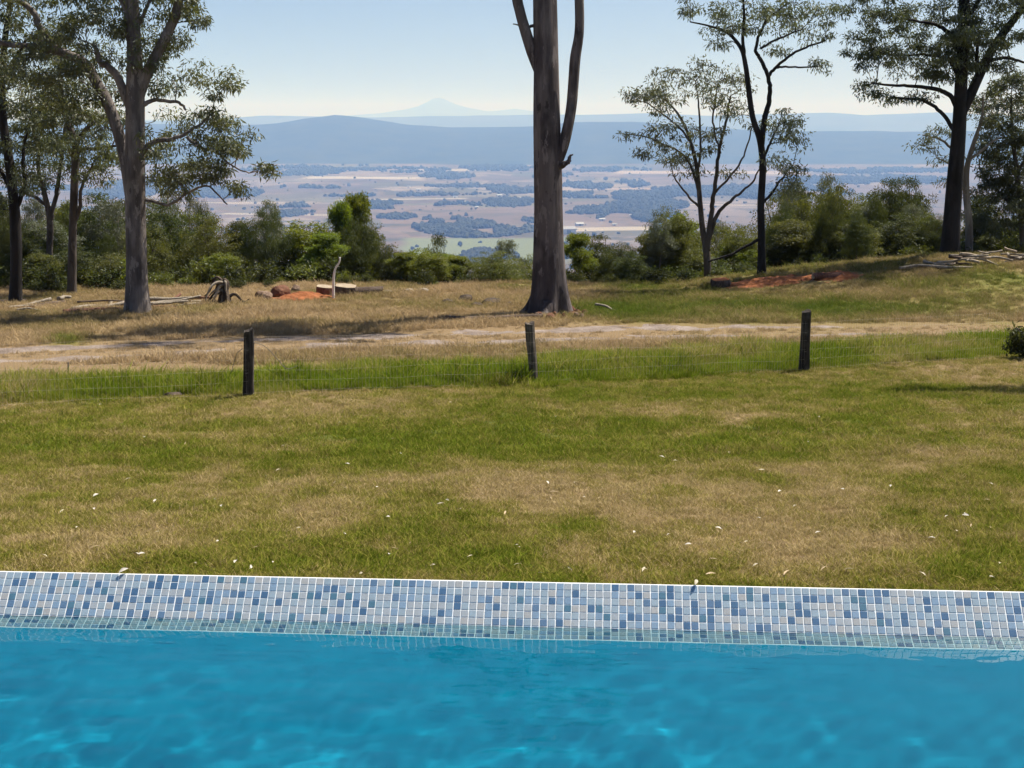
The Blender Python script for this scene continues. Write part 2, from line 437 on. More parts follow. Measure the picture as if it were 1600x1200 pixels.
# ---- valley woods
def blob_mesh(name, seed, mat):
    r = np.random.default_rng(seed)
    bm = bmesh.new(); bmesh.ops.create_icosphere(bm, subdivisions=2, radius=1)
    for v in bm.verts:
        f = 0.72 + 0.55 * r.random()
        v.co = Vector((v.co.x*f, v.co.y*f, max(-0.35, v.co.z*f*0.95) + 0.45))
    me = bpy.data.meshes.new(name); bm.to_mesh(me); bm.free(); me.materials.append(mat); return me
M_WOOD = make_forest_mat('valley_woodland', (0.030, 0.036, 0.022), (0.065, 0.068, 0.040), 0.03)
blobs = [blob_mesh('wood_tree_%d' % k, 100 + k, M_WOOD) for k in range(5)]
WOODS = [(745, 352, 92, 15, 1.0), (690, 350, 40, 8, .6), (467, 328, 26, 9, 1.0), (430, 335, 40, 6, .7), (600, 321, 42, 6, 1.0), (700, 323, 50, 5, .6), (800, 318, 45, 6, 1.0),
         (460, 270, 75, 7, .9), (700, 276, 40, 4, .8), (800, 298, 45, 6, 1.0), (560, 266, 40, 4, .5), (640, 268, 60, 4, .6), (780, 265, 60, 5, .6),
         (945, 288, 62, 7, 1.0), (960, 306, 90, 9, 1.0), (1000, 345, 62, 16, 1.0), (920, 330, 40, 5, .8), (1010, 322, 60, 8, .9), (1080, 300, 70, 8, .8),
         (1200, 300, 120, 10, .8), (1350, 282, 130, 7, .9), (1400, 268, 100, 3, .7), (1290, 270, 90, 3, .6), (350, 300, 60, 8, .7), (250, 290, 80, 8, .7), (100, 300, 140, 10, .8),
         (765, 400, 40, 12, 1.0), (880, 392, 40, 10, .8), (500, 292, 60, 2.2, .3), (640, 305, 120, 2.0, .35), (730, 290, 60, 2, .4), (860, 275, 50, 3, .5), (930, 268, 80, 3, .4), (620, 340, 30, 3, .3)]
P = []; S = []
for cx, cy, rx, ry, dens in WOODS:
    dep = lambda y: math.tan(PITCH - math.atan((600 - y) / FPX))
    n = int(1500 * dens * rx * ry / 600) + 120
    k = 0
    while k < n:
        a = rng.normal(0, .5, 2)
        if a[0]**2 + a[1]**2 > 1.2: continue
        qx, qy = cx + a[0]*rx, cy + a[1]*ry
        t = dep(qy)
        if t < 0.026: continue
        d = 452 / t
        x = (qx - 800) / FPX * d
        if fbm(x * .004, d * .0018, 77, 3) < 0.42: k += 1; continue
        P.append((x, d, float(valley_z(x, d)))); S.append((4 + 5 * rng.random()) * (1 + d / 14000)); k += 1
for k in range(1500):
    d = 3500 * (13500 / 3500) ** rng.random(); x = (rng.random() - .5) * 0.9 * d
    P.append((x, d, float(valley_z(x, d)))); S.append(3 + 7 * rng.random()**2)
P = np.array(P); S = np.array(S)
scatter('valley_woodland', P, np.stack([S, S, S * (0.8 + .5 * rng.random(len(S)))], 1), np.stack([0*S, 0*S, rng.random(len(S))*6.28], 1), rng.integers(0, 5, len(S)), {}, blobs,
        'dark woods and scattered trees across the hazy valley floor', 'woodland')

# ------------------------------------------------------------------ far farm buildings
def simple_mat(name, col, rough=0.8, nscale=8.0, var=0.25, bumpd=0.0, spec=0.3):
    m, nt, out = new_mat(name)
    n = noise(nt, objco(nt), nscale, 5, 0.6)
    c = mixc(nt, n, tuple(v * (1 - var) for v in col), tuple(min(1, v * (1 + var)) for v in col))
    principled(nt, out, c, rough, bump(nt, n, 0.6, bumpd) if bumpd else None, spec)
    return m
M_SHEDWALL = simple_mat('shed_wall', (0.55, 0.52, 0.48), nscale=.3)
M_SHEDROOF = simple_mat('shed_roof', (0.34, 0.34, 0.34), 0.4, nscale=.3)
M_DARKROOF = simple_mat('dark_shed_roof', (0.14, 0.13, 0.13), 0.5, nscale=.3)
def shed(px, py, wpx, label, dark=False, hfac=0.28, group=None):
    t = math.tan(PITCH - math.atan((600 - py) / FPX)); d = 452 / t; x = (px - 800) / FPX * d
    w = wpx / FPX * d; h = w * hfac; l = w * 0.6; ov = w * .05
    e = empty('farm_shed', (x, d, float(valley_z(x, d)) - 0.5)); e.rotation_euler.z = rng.uniform(-.5, .5)
    hw, hl = w / 2, l / 2
    bm = bmesh.new()
    vs = [bm.verts.new(c) for c in ((-hw, -hl, 0), (hw, -hl, 0), (hw, hl, 0), (-hw, hl, 0), (-hw, -hl, h), (hw, -hl, h), (hw, hl, h), (-hw, hl, h), (-hw, 0, h*1.45), (hw, 0, h*1.45))]
    for f in ((0, 1, 5, 4), (1, 2, 6, 9, 5), (2, 3, 7, 6), (3, 0, 4, 8, 7)): bm.faces.new([vs[i] for i in f])
    me = bpy.data.meshes.new('wall'); bm.to_mesh(me); bm.free(); me.materials.append(M_SHEDWALL); wl_ = obj('wall', me, e)
    bm = bmesh.new(); hw += ov; hl += ov; th = .3
    a = [bm.verts.new(c) for c in ((-hw, -hl, h*.97), (hw, -hl, h*.97), (hw, 0, h*1.47), (-hw, 0, h*1.47), (hw, hl, h*.97), (-hw, hl, h*.97))]
    b = [bm.verts.new(v.co + Vector((0, 0, th))) for v in a]
    for q in ((0, 1, 2, 3), (3, 2, 4, 5)):
        bm.faces.new([b[i] for i in q]); bm.faces.new([a[i] for i in reversed(q)])
    for i, j in ((0, 1), (1, 2), (2, 4), (4, 5), (5, 3), (3, 0)): bm.faces.new([a[i], a[j], b[j], b[i]])
    me = bpy.data.meshes.new('roof'); bm.to_mesh(me); bm.free(); me.materials.append(M_DARKROOF if dark else M_SHEDROOF); obj('roof', me, e)
    bm = bmesh.new(); hw -= ov; hl -= ov
    v = [bm.verts.new(c) for c in ((-hw*.3, -hl-.15, 0), (hw*.3, -hl-.15, 0), (hw*.3, -hl-.15, h*.8), (-hw*.3, -hl-.15, h*.8))]; bm.faces.new(v)
    me = bpy.data.meshes.new('door'); bm.to_mesh(me); bm.free(); me.materials.append(M_DARKROOF); obj('door', me, wl_)
    tag(e, label, 'shed', group)
shed(886, 364, 24, 'flat dark roofed shed in the valley just beside the big bare trunk', True, .35)
for px, py, w in ((655, 297, 7), (665, 300, 6), (690, 303, 9), (712, 309, 6), (640, 292, 5), (725, 318, 8), (745, 325, 6), (780, 308, 8), (812, 311, 6), (905, 352, 12), (940, 345, 9), (960, 352, 7), (985, 338, 6)):
    shed(px, py, w, 'tiny pale roofed farm shed far out on the valley floor', False, .3, 'farm sheds in the valley')

# ------------------------------------------------------------------ wood and leaf builders
def catmull(pts, n):
    pts = np.asarray(pts, float)
    p = np.vstack([2*pts[0]-pts[1], pts, 2*pts[-1]-pts[-2]])
    out = []
    for i in range(1, len(p) - 2):
        for t in np.linspace(0, 1, n, endpoint=False):
            out.append(0.5*((2*p[i]) + (-p[i-1]+p[i+1])*t + (2*p[i-1]-5*p[i]+4*p[i+1]-p[i+2])*t*t + (-p[i-1]+3*p[i]-3*p[i+1]+p[i+2])*t**3))
    out.append(pts[-1]); return np.array(out)

class Geo:
    def __init__(s): s.v = []; s.q = []; s.t = []; s.n = 0; s.qm = []; s.tm = []; s.a = []
    def add(s, v, q=None, t=None, m=0, a=None):
        v = np.asarray(v, float)
        s.v.append(v); s.a.append(np.zeros(len(v)) if a is None else a)
        if q is not None and len(q): s.q.append(np.asarray(q) + s.n); s.qm.append(np.full(len(q), m))
        if t is not None and len(t): s.t.append(np.asarray(t) + s.n); s.tm.append(np.full(len(t), m))
        s.n += len(v)
    def mesh(s, name, mats, smooth=True, org=(0, 0, 0)):
        fs = []; fm = []
        if s.q: fs.append(np.concatenate(s.q)); fm.append(np.concatenate(s.qm))
        if s.t: fs.append(np.concatenate(s.t)); fm.append(np.concatenate(s.tm))
        return mesh_np(name, np.concatenate(s.v) - np.asarray(org), fs, mats, np.concatenate(fm), smooth, {'var': np.concatenate(s.a)})

def tube(geo, pts, rad, sides=6, m=0, flute=0.0, seed=0, flare=0.0, cap=True):
    pts = np.asarray(pts, float); rad = np.asarray(rad, float); n = len(pts)
    tan = np.gradient(pts, axis=0); tan /= np.linalg.norm(tan, axis=1)[:, None] + 1e-9
    ref = np.array([1.0, 0, 0]) if abs(tan[0][0]) < .9 else np.array([0, 1.0, 0])
    th = np.linspace(0, 2*np.pi, sides, endpoint=False)
    V = np.zeros((n, sides, 3)); u = ref
    rr = np.random.default_rng(seed); ph = rr.random(6) * 6.28
    z0 = pts[0][2]
    for i in range(n):
        u = u - tan[i] * np.dot(u, tan[i]); u /= np.linalg.norm(u) + 1e-9
        w = np.cross(tan[i], u)
        r = np.full(sides, rad[i])
        if flute:
            hgt = abs(pts[i][2] - z0)
            r = r * (1 + flute * (np.sin(3*th + ph[0] + .25*hgt) * .5 + np.sin(5*th + ph[1] - .2*hgt) * .35 + np.sin(2*th+ph[2] + .5*hgt)*.45))
        if flare:
            hgt = abs(pts[i][2] - z0)
            e = math.exp(-hgt / (1.6 * rad[0]))
            r = r * (1 + flare * e * (0.55 + 0.45 * np.sin(5*th + ph[3]) + .35 * np.sin(3*th + ph[4])))
        V[i] = pts[i] + np.outer(r*np.cos(th), u) + np.outer(r*np.sin(th), w)
    i, j = np.meshgrid(np.arange(n-1), np.arange(sides), indexing='ij'); j2 = (j + 1) % sides
    q = np.stack([i*sides+j, i*sides+j2, (i+1)*sides+j2, (i+1)*sides+j], -1).reshape(-1, 4)
    v = V.reshape(-1, 3); t = []
    if cap:
        v = np.vstack([v, pts[-1], pts[0]]); k = n*sides
        jj = np.arange(sides); t = np.vstack([np.stack([(n-1)*sides+jj, (n-1)*sides+(jj+1) % sides, np.full(sides, k)], 1), np.stack([(jj+1) % sides, jj, np.full(sides, k+1)], 1)])
    geo.add(v, q, t, m)

def leaves(geo, centers, crad, per, L, W, rg, m=1, droop=0.7, flat=0.6, curl=0.0):
    centers = np.asarray(centers); K = len(centers)
    if K == 0: return
    c = np.repeat(centers, per, 0); r = np.repeat(np.asarray(crad), per); n = len(c)
    d = rg.normal(0, 1, (n, 3)); d /= np.linalg.norm(d, axis=1)[:, None]
    rad = r * (0.25 + 0.75 * rg.random(n) ** 0.6)
    p = c + d * rad[:, None] * np.array([1, 1, flat])
    dr = rg.normal(0, 1, (n, 3)) * 0.7 + d * 0.45; dr[:, 2] -= droop
    dr /= np.linalg.norm(dr, axis=1)[:, None]
    s = np.cross(dr, rg.normal(0, 1, (n, 3))); s /= np.linalg.norm(s, axis=1)[:, None]
    l = L * (0.6 + 0.8 * rg.random(n)); w = W * (0.7 + 0.6 * rg.random(n))
    v = np.stack([p, p + dr*(l*.42)[:, None] + s*(w*.5)[:, None], p + dr*l[:, None], p + dr*(l*.42)[:, None] - s*(w*.5)[:, None]], 1)
    var = np.clip(np.repeat(rg.random(K), per) * .55 + rg.random(n) * .45, 0, 1)
    geo.add(v.reshape(-1, 3), np.arange(n*4).reshape(-1, 4), None, m, np.repeat(var, 4))

def grow(geo, nodes, radii, targets, rg, m=0, rmax=0.05, sides=5):
    """join every leaf clump to the nearest wood by a bending twig; twigs become wood for later clumps"""
    tg = np.asarray(targets); nn = len(nodes)
    BA = np.zeros((nn + 8*len(tg), 3)); BA[:nn] = nodes; BR_ = np.zeros(len(BA)); BR_[:nn] = radii
    allN = BA[:nn]; d0 = np.array([np.min(np.linalg.norm(allN - t, axis=1)) for t in tg])
    for k in np.argsort(d0):
        t = tg[k]
        A = BA[:nn]; RR = BR_[:nn]
        dv = t - A; dist = np.linalg.norm(dv, axis=1)
        cost = dist + 1.2 * np.maximum(0, -dv[:, 2] + .15*dist) + 0.3 * (RR < 0.012)
        i = int(np.argmin(cost)); L = dist[i]
        if L < 0.05: continue
        s = A[i]; mid = s + (t - s) * .5 + np.array([0, 0, .12 * L]) + rg.normal(0, .10 * L, 3)
        mid2 = s + (t - s) * .8 + np.array([0, 0, .06 * L]) + rg.normal(0, .06 * L, 3)
        pts = catmull([s, mid, mid2, t], 3)
        r0 = min(RR[i] * .75, rmax, 0.010 + 0.016 * L); r1 = 0.006
        rad = np.linspace(r0, r1, len(pts))
        tube(geo, pts, rad, sides, m, cap=False)
        k2 = len(pts) - 2; BA[nn:nn+k2] = pts[2:]; BR_[nn:nn+k2] = rad[2:]; nn += k2

def ell_points(c, r, n, rg, shell=0.55):
    d = rg.normal(0, 1, (n, 3)); d /= np.linalg.norm(d, axis=1)[:, None]
    q = shell + (1 - shell) * rg.random(n)
    q = q ** 0.7
    return c + d * q[:, None] * r

# ------------------------------------------------------------------ bark and leaf materials
B_GUM = bark_mat('gum_bark_grey', (0.070, 0.058, 0.052), (0.135, 0.114, 0.102), (0.26, 0.225, 0.20))
B_BIG = bark_mat('gum_bark_plum', (0.036, 0.028, 0.029), (0.078, 0.062, 0.062), (0.20, 0.168, 0.160), 0.8)
B_DARK = bark_mat('ironbark', (0.013, 0.011, 0.010), (0.024, 0.020, 0.018), (0.045, 0.037, 0.033), 1.2, True)
B_PALE = bark_mat('pale_bark', (0.120, 0.098, 0.083), (0.203, 0.173, 0.143), (0.315, 0.277, 0.232))
B_SLIM = bark_mat('slim_bark', (0.036, 0.029, 0.025), (0.066, 0.053, 0.045), (0.120, 0.099, 0.084))
L_GUM = leaf_mat('gum_leaves', (0.058, 0.074, 0.034), (0.176, 0.186, 0.074), .36, .14)
L_DARKGUM = leaf_mat('dark_gum_leaves', (0.039, 0.051, 0.026), (0.116, 0.125, 0.059), .32, .12)
L_BRIGHT = leaf_mat('bright_leaves', (0.072, 0.102, 0.010), (0.204, 0.224, 0.024), .50, .08)
L_OLIVE = leaf_mat('olive_leaves', (0.052, 0.064, 0.014), (0.157, 0.153, 0.032), .48, .08)
L_SHEOAK = leaf_mat('sheoak_leaves', (0.028, 0.038, 0.013), (0.091, 0.096, 0.030), .42, .05)
L_GREY = leaf_mat('grey_leaves', (0.059, 0.068, 0.040), (0.149, 0.152, 0.087), .35, .15)

# ------------------------------------------------------------------ the tall trees
def hero(name, base, d, stems, crown, bark, leaf, label, cat='tree', flute=.05, flare=.45, per=85, L=.135, W=.036, crad=.36, dens=1.0, depth=1.0, rmax=.05, seed=1, main_sides=20):
    """stems: list of polylines of (px, py, half-width px[, depth offset m]); crown: (px, py, rx, ry, [depth offset]) leafy masses"""
    rg = np.random.default_rng(seed)
    b = at(base[0], base[1], d); gzv = float(gz(b[0], b[1])); org = np.array([b[0], b[1], gzv])
    e = empty(name, org)
    allp = []; allr = []
    for k, st in enumerate(stems):
        pts = []; rad = []
        for s in st:
            off = s[3] if len(s) > 3 else 0.0
            pts.append(at(s[0], s[1], d + off)); rad.append(s[2] / FPX * d)
        pts = np.array(pts)
        if k == 0 and pts[0][2] > gzv - .12: pts[0][2] = gzv - 0.12
        dd = catmull(np.column_stack([pts, rad]), 8)
        p, r = dd[:, :3], np.maximum(dd[:, 3], .006)
        if k: p = p + np.cumsum(rg.normal(0, .012, p.shape), 0) * (r[:, None] < .08)
        g = Geo()
        tube(g, p, r, main_sides if r[0] > .1 else (12 if r[0] > .05 else 7), 0, flute if r[0] > .05 else 0, seed*7+k, flare if k == 0 else 0)
        nm_ = 'trunk' if k == 0 else ('root' if p[-1][2] < gzv + .35 else 'limb')
        obj(nm_, g.mesh(nm_, [bark], org=org), e)
        allp.append(p); allr.append(r)
    nodes = np.concatenate(allp); radii = np.concatenate(allr)
    ok = nodes[:, 2] > gzv + 1.2
    nodes, radii = nodes[ok], radii[ok]
    g = Geo(); T = []
    for c in crown:
        off = c[4] if len(c) > 4 else 0.0
        cc = at(c[0], c[1], d + off); rx, ry = c[2]/FPX*d, c[3]/FPX*d
        rr = np.array([rx, max(rx, ry) * depth, ry])
        n = max(3, int(dens * 3.0 * (rx * ry) / (crad * crad)))
        T.append(ell_points(cc, rr, n, rg))
    if T:
        T = np.concatenate(T)
        grow(g, nodes, radii, T, rg, 0, rmax)
        cr = crad * (0.55 + .8 * rg.random(len(T)))
        leaves(g, T, cr, int(per*1.25), L, W, rg, 1, .8, .5)
        obj('crown', g.mesh('crown', [bark, leaf], False, org=org), e)
    tag(e, label, cat)
    return e

# big bare trunk in the middle, its crown above the picture
hero('gum_tree', (855, 488), 36,
     [[(857, 500, 25), (857, 470, 25), (857, 435, 24.5), (857, 400, 23.5), (857, 330, 22), (856, 260, 22), (854, 180, 21), (853, 100, 19.5), (851, 0, 18.5), (849, -150, 16), (846, -330, 12), (842, -520, 7), (840, -640, 3)],
      [(845, 118, 8), (833, 85, 9), (823, 55, 8.5), (813, 20, 8), (806, -20, 8), (797, -150, 6.5), (770, -280, 4.5), (740, -380, 2.5)],
      [(868, 262, 8, -.1), (880, 228, 8.5, -.12), (888, 195, 8, -.1), (893, 165, 8), (896, 130, 8), (899, 90, 8), (905, 50, 7), (905, 0, 6.8), (901, -80, 6), (912, -200, 5), (940, -320, 3)],
      [(868, 262, 7, -.1), (880, 257, 5, -.2), (889, 250, 3, -.25), (896, 248, 2.2, -.25), (901, 244, 1, -.25)],
      [(838, 40, 3), (826, 42, 2), (806, 40, .8)],
      [(849, -200, 6), (880, -330, 4), (930, -430, 3), (960, -500, 2)], [(842, 462, 13), (826, 484, 9), (806, 497, 6), (782, 503, 3.5)], [(872, 466, 11), (887, 488, 8), (902, 498, 5), (918, 503, 3)], [(856, 474, 11, -.35), (851, 494, 9, -.6), (846, 507, 6, -1.0), (838, 514, 3, -1.3)], [(847, -250, 6), (800, -360, 4), (770, -470, 3)]],
     [(690, -170, 90, 45), (790, -230, 80, 45), (760, -330, 120, 70), (860, -420, 150, 90), (960, -380, 120, 80), (840, -560, 140, 80), (930, -260, 60, 40), (720, -430, 80, 60), (980, -520, 80, 60)],
     B_BIG, L_GUM, 'massive bare gum trunk with dark plum bark, flared base and a broken stub', flute=.05, flare=.62, per=60, dens=.75, crad=.6, L=.24, W=.075, seed=11, main_sides=40)

# tall forked gum on the left
hero('gum_tree', (216, 488), 36,
     [[(217, 494, 18), (215, 470, 17.5), (213, 400, 16), (211, 300, 15.5), (211, 200, 14.5), (211, 150, 14), (210, 80, 11), (206, 0, 10), (203, -150, 8), (198, -300, 5)],
      [(212, 170, 9), (222, 135, 9), (238, 98, 8), (262, 52, 7.5), (278, 10, 7), (286, -60, 5), (297, -150, 3)],
      [(210, 178, 8), (196, 150, 7), (182, 118, 6), (166, 100, 5), (158, 70, 3)],
      [(206, 330, 8, .3), (196, 255, 9, .5), (184, 205, 9, .6), (168, 160, 8.5, .7), (150, 128, 8, .8), (135, 102, 8, .8), (112, 88, 7, .7), (90, 80, 6.5, .6), (60, 79, 5, .4), (20, 80, 4), (-30, 74, 3)],
      [(94, 82, 6, .6), (76, 62, 6, .5), (58, 36, 5, .4), (40, 12, 4.5, .3), (5, -12, 3), (-30, -40, 2)],
      [(220, 242, 5), (244, 222, 4), (272, 218, 3.2), (295, 212, 2.6), (318, 198, 2), (332, 178, 1.4)],
      [(293, 213, 2.6), (310, 228, 2.2), (332, 236, 1.8), (352, 256, 1.4), (385, 272, 1)],
      [(218, 168, 4), (240, 160, 3), (270, 162, 2.4), (285, 175, 1.6)],
      [(206, 60, 4), (222, 30, 3), (236, 0, 2.4), (240, -40, 2)], [(206, 40, 4), (188, 5, 3), (175, -40, 2)],
      [(222, 310, 3), (262, 318, 2.4), (300, 300, 2), (330, 290, 1.6), (360, 318, 1)]],
     [(335, 125, 30, 26), (352, 150, 22, 26), (308, 112, 22, 16), (350, 215, 45, 22), (372, 250, 40, 20), (410, 268, 20, 13), (320, 262, 45, 18), (270, 268, 30, 16), (256, 140, 20, 14), (300, 18, 18, 26), (268, 45, 26, 30),
      (150, 32, 50, 26), (70, 55, 55, 26), (110, 104, 55, 18), (178, 60, 30, 30), (235, 62, 26, 22), (250, 0, 50, 30), (160, -30, 70, 36), (60, -20, 70, 36), (240, 235, 30, 14), (215, -160, 120, 70), (20, 110, 40, 18), (325, 182, 30, 10), (375, 296, 18, 8), (150, 90, 130, 70, .8), (300, 230, 100, 70, .6), (60, 120, 90, 60, 1.2), (250, 30, 60, 50, .5), (130, 180, 70, 40, 1.2), (285, 290, 70, 22, .8)],
     B_GUM, L_GUM, 'tall forked gum with smooth grey brown trunk and drooping olive leaves', per=80, dens=1.0, seed=21, main_sides=30)

hero('gum_tree', (24, 480), 40,
     [[(24, 490, 11), (25, 430, 9), (25, 380, 9), (22, 320, 8), (14, 250, 7), (5, 190, 6), (3, 120, 5), (8, 60, 4.5), (16, 0, 4), (20, -80, 3)],
      [(20, 310, 4), (5, 270, 3), (-15, 240, 2)], [(4, 130, 4), (25, 90, 3), (40, 60, 2)], [(24, 330, 4), (40, 290, 3), (36, 240, 2.4), (40, 200, 1.6)]],
     [(30, 155, 36, 18), (60, 185, 34, 16), (-10, 130, 40, 26), (30, 30, 40, 24), (0, 240, 30, 18), (45, 130, 30, 14), (20, -60, 70, 40), (70, 215, 30, 12), (30, 210, 70, 60), (20, 80, 60, 60), (10, 290, 50, 40)],
     B_DARK, L_DARKGUM, 'dark leaning trunk of a gum at the edge of the left thicket', per=75, seed=31)
hero('gum_tree', (112, 440), 43,
     [[(112, 470, 7), (113, 400, 6.5), (114, 350, 6), (117, 270, 6), (118, 228, 5.5), (106, 190, 4.5), (97, 150, 3.5), (92, 100, 2.5), (95, 60, 1.6)],
      [(118, 232, 4), (135, 200, 3.2), (160, 182, 2.5), (180, 170, 1.5)], [(117, 246, 4), (98, 222, 3), (70, 212, 2.4), (35, 212, 1.5)], [(118, 236, 3), (150, 230, 2.4), (190, 228, 1.5)],
      [(114, 360, 3), (124, 320, 3), (126, 290, 2.4), (140, 250, 1.6)]],
     [(95, 140, 40, 18), (125, 165, 34, 16), (60, 205, 40, 16), (155, 190, 34, 16), (165, 250, 26, 12), (90, 70, 40, 20), (140, 270, 30, 12), (110, 200, 90, 60), (150, 260, 60, 30), (80, 110, 60, 40)],
     B_SLIM, L_GUM, 'slim dark gum with wide forking limbs between the leaning trunk and forked gum', per=75, seed=41)
hero('gum_tree', (76, 440), 46,
     [[(76, 470, 6), (77, 400, 5), (78, 345, 5), (70, 305, 4), (60, 262, 3), (64, 215, 2.4), (66, 170, 1.4)],
      [(78, 348, 4), (90, 305, 3.4), (100, 250, 2.8), (104, 200, 2.2), (112, 160, 1.4)], [(74, 322, 3), (50, 306, 2.4), (35, 300, 1.6)]],
     [(70, 240, 30, 14), (100, 205, 30, 14), (35, 285, 30, 12), (60, 160, 36, 18), (50, 225, 30, 12), (110, 250, 24, 10), (60, 260, 70, 40), (90, 190, 60, 40)],
     B_SLIM, L_DARKGUM, 'slender twin stemmed gum deep in the left thicket', per=70, seed=47)

# light dome-crowned tree right of the big trunk
hero('gum_tree', (1104, 405), 48,
     [[(1106, 430, 6), (1104, 395, 5.5), (1098, 360, 4.5), (1094, 320, 4), (1089, 265, 3.2), (1078, 218, 2.4), (1062, 182, 1.8), (1040, 155, 1.1)],
      [(1105, 392, 4.5), (1110, 345, 4), (1119, 295, 3.2), (1127, 235, 2.6), (1138, 190, 2), (1146, 150, 1.2)],
      [(1106, 380, 3.4), (1124, 335, 3), (1150, 310, 2.2), (1174, 288, 1.6), (1192, 258, 1)],
      [(1092, 310, 2.4), (1080, 268, 2), (1058, 238, 1.6), (1020, 220, 1.2), (985, 208, .8)],
      [(1090, 275, 2), (1100, 225, 1.8), (1100, 175, 1.4), (1095, 130, .9)], [(1118, 300, 2), (1150, 262, 1.6), (1170, 220, 1.2), (1178, 170, .9)],
      [(1094, 325, 2), (1070, 300, 1.6), (1052, 275, 1.1)], [(1126, 240, 1.8), (1112, 190, 1.4), (1120, 140, .9)], [(1080, 222, 1.8), (1050, 190, 1.4), (1010, 160, .9)]],
     [(1080, 106, 44, 13), (1040, 118, 34, 11), (1120, 114, 46, 12), (1160, 128, 28, 14), (1005, 140, 26, 10), (1060, 145, 50, 10), (1130, 160, 44, 10), (990, 152, 14, 10), (985, 208, 26, 7), (1030, 200, 30, 6), (1060, 250, 20, 8), (1075, 270, 20, 8), (1150, 272, 26, 6), (1110, 205, 36, 6), (1000, 240, 10, 4), (1170, 190, 20, 12), (1080, 150, 90, 40), (1060, 220, 70, 40)],
     B_SLIM, L_GREY, 'airy dome crowned gum with thin stems spreading from a low fork', per=42, dens=1.05, crad=.38, L=.15, W=.04, seed=51, flare=.2, rmax=.03)
hero('gum_tree', (1190, 432), 45,
     [[(1190, 445, 8), (1190, 400, 6.5), (1190, 370, 6), (1189, 320, 5.6), (1192, 262, 5.2), (1188, 220, 5), (1176, 182, 4.2), (1169, 132, 4), (1165, 102, 3.6), (1158, 76, 3), (1138, 52, 2.2), (1110, 41, 1.5), (1078, 34, 1)],
      [(1190, 228, 4.4), (1195, 185, 4.2), (1203, 152, 3.6), (1200, 125, 3.2), (1190, 96, 3), (1184, 82, 2.6), (1190, 56, 2.2), (1212, 26, 1.6), (1240, 4, 1.1)],
      [(1200, 122, 2.8), (1215, 103, 2.3), (1248, 78, 1.8), (1285, 64, 1.2)], [(1212, 106, 1.8), (1245, 106, 1.4), (1285, 106, .9)],
      [(1163, 90, 2.8), (1162, 50, 2.4), (1164, 5, 1.8), (1160, -60, 1.2)], [(1187, 76, 2), (1215, 60, 1.6), (1250, 50, 1)],
      [(1190, 372, 2.6), (1165, 384, 2.2), (1140, 395, 1.8), (1110, 408, 1.4)],
      [(1190, 320, 2.4), (1206, 300, 2), (1225, 270, 1.4), (1240, 250, .9)], [(1191, 250, 2.4), (1208, 215, 1.8), (1220, 190, 1)]],
     [(1092, 22, 32, 14), (1128, 22, 30, 12), (1150, 45, 26, 10), (1190, 10, 36, 14), (1235, 18, 36, 14), (1262, 40, 34, 13), (1290, 10, 30, 16), (1285, 62, 24, 10), (1282, 100, 18, 5), (1215, 185, 24, 16), (1228, 205, 18, 16), (1238, 260, 24, 14), (1230, 300, 24, 14), (1180, -50, 110, 40), (1090, -15, 40, 16), (1120, 70, 14, 4), (1215, 75, 24, 6), (1150, 25, 80, 26), (1240, 30, 66, 34), (1225, 235, 36, 70)],
     B_DARK, L_GREY, 'slender dark tree forking high, rising from red soil', per=60, dens=1.0, crad=.38, seed=61, flare=.3, rmax=.03)
hero('gum_tree', (1485, 404), 46,
     [[(1482, 415, 17), (1484, 390, 14.5), (1488, 330, 13), (1492, 280, 12.5), (1497, 220, 11), (1500, 170, 10), (1503, 100, 9), (1506, 40, 8.5), (1507, -40, 7), (1505, -150, 5), (1503, -260, 3)],
      [(1500, 185, 7), (1516, 150, 7.5), (1536, 106, 7), (1554, 72, 6.5), (1580, 36, 5.5), (1606, 4, 4.5), (1640, -40, 3)],
      [(1498, 175, 4.5), (1484, 150, 3.6), (1455, 138, 3), (1410, 136, 2.2), (1362, 133, 1.2)], [(1495, 212, 3.6), (1474, 182, 3), (1442, 158, 2.4), (1396, 152, 1.5)],
      [(1504, 90, 4), (1482, 52, 3.4), (1455, 38, 2.6), (1408, 32, 1.6)], [(1540, 100, 3), (1570, 92, 2.4), (1605, 100, 1.6)], [(1502, 130, 3), (1478, 95, 2.4), (1440, 85, 1.6), (1390, 88, 1)],
      [(1506, 30, 4), (1530, 0, 3), (1545, -40, 2)], [(1528, 122, 3.2), (1524, 80, 2.6), (1518, 40, 1.8)]],
     [(1340, 82, 22, 20), (1365, 98, 30, 16), (1400, 84, 26, 12), (1392, 36, 44, 18), (1345, 20, 28, 16), (1432, 104, 40, 18), (1480, 112, 34, 16), (1452, 18, 50, 22), (1520, 22, 40, 20), (1568, 52, 34, 22), (1512, 66, 28, 18), (1592, 14, 40, 22), (1380, 2, 44, 18), (1455, 62, 36, 16), (1545, 110, 26, 14), (1460, -60, 140, 50), (1600, -60, 90, 50), (1360, 132, 22, 7), (1400, 152, 26, 7), (1370, 148, 20, 5), (1440, 150, 16, 5), (1430, 60, 100, 50), (1550, 50, 70, 60), (1490, 100, 60, 30)],
     B_DARK, L_DARKGUM, 'thick black trunked gum with a broad dense crown beside the timber pile', per=90, dens=1.05, seed=71, flare=.25, main_sides=28)
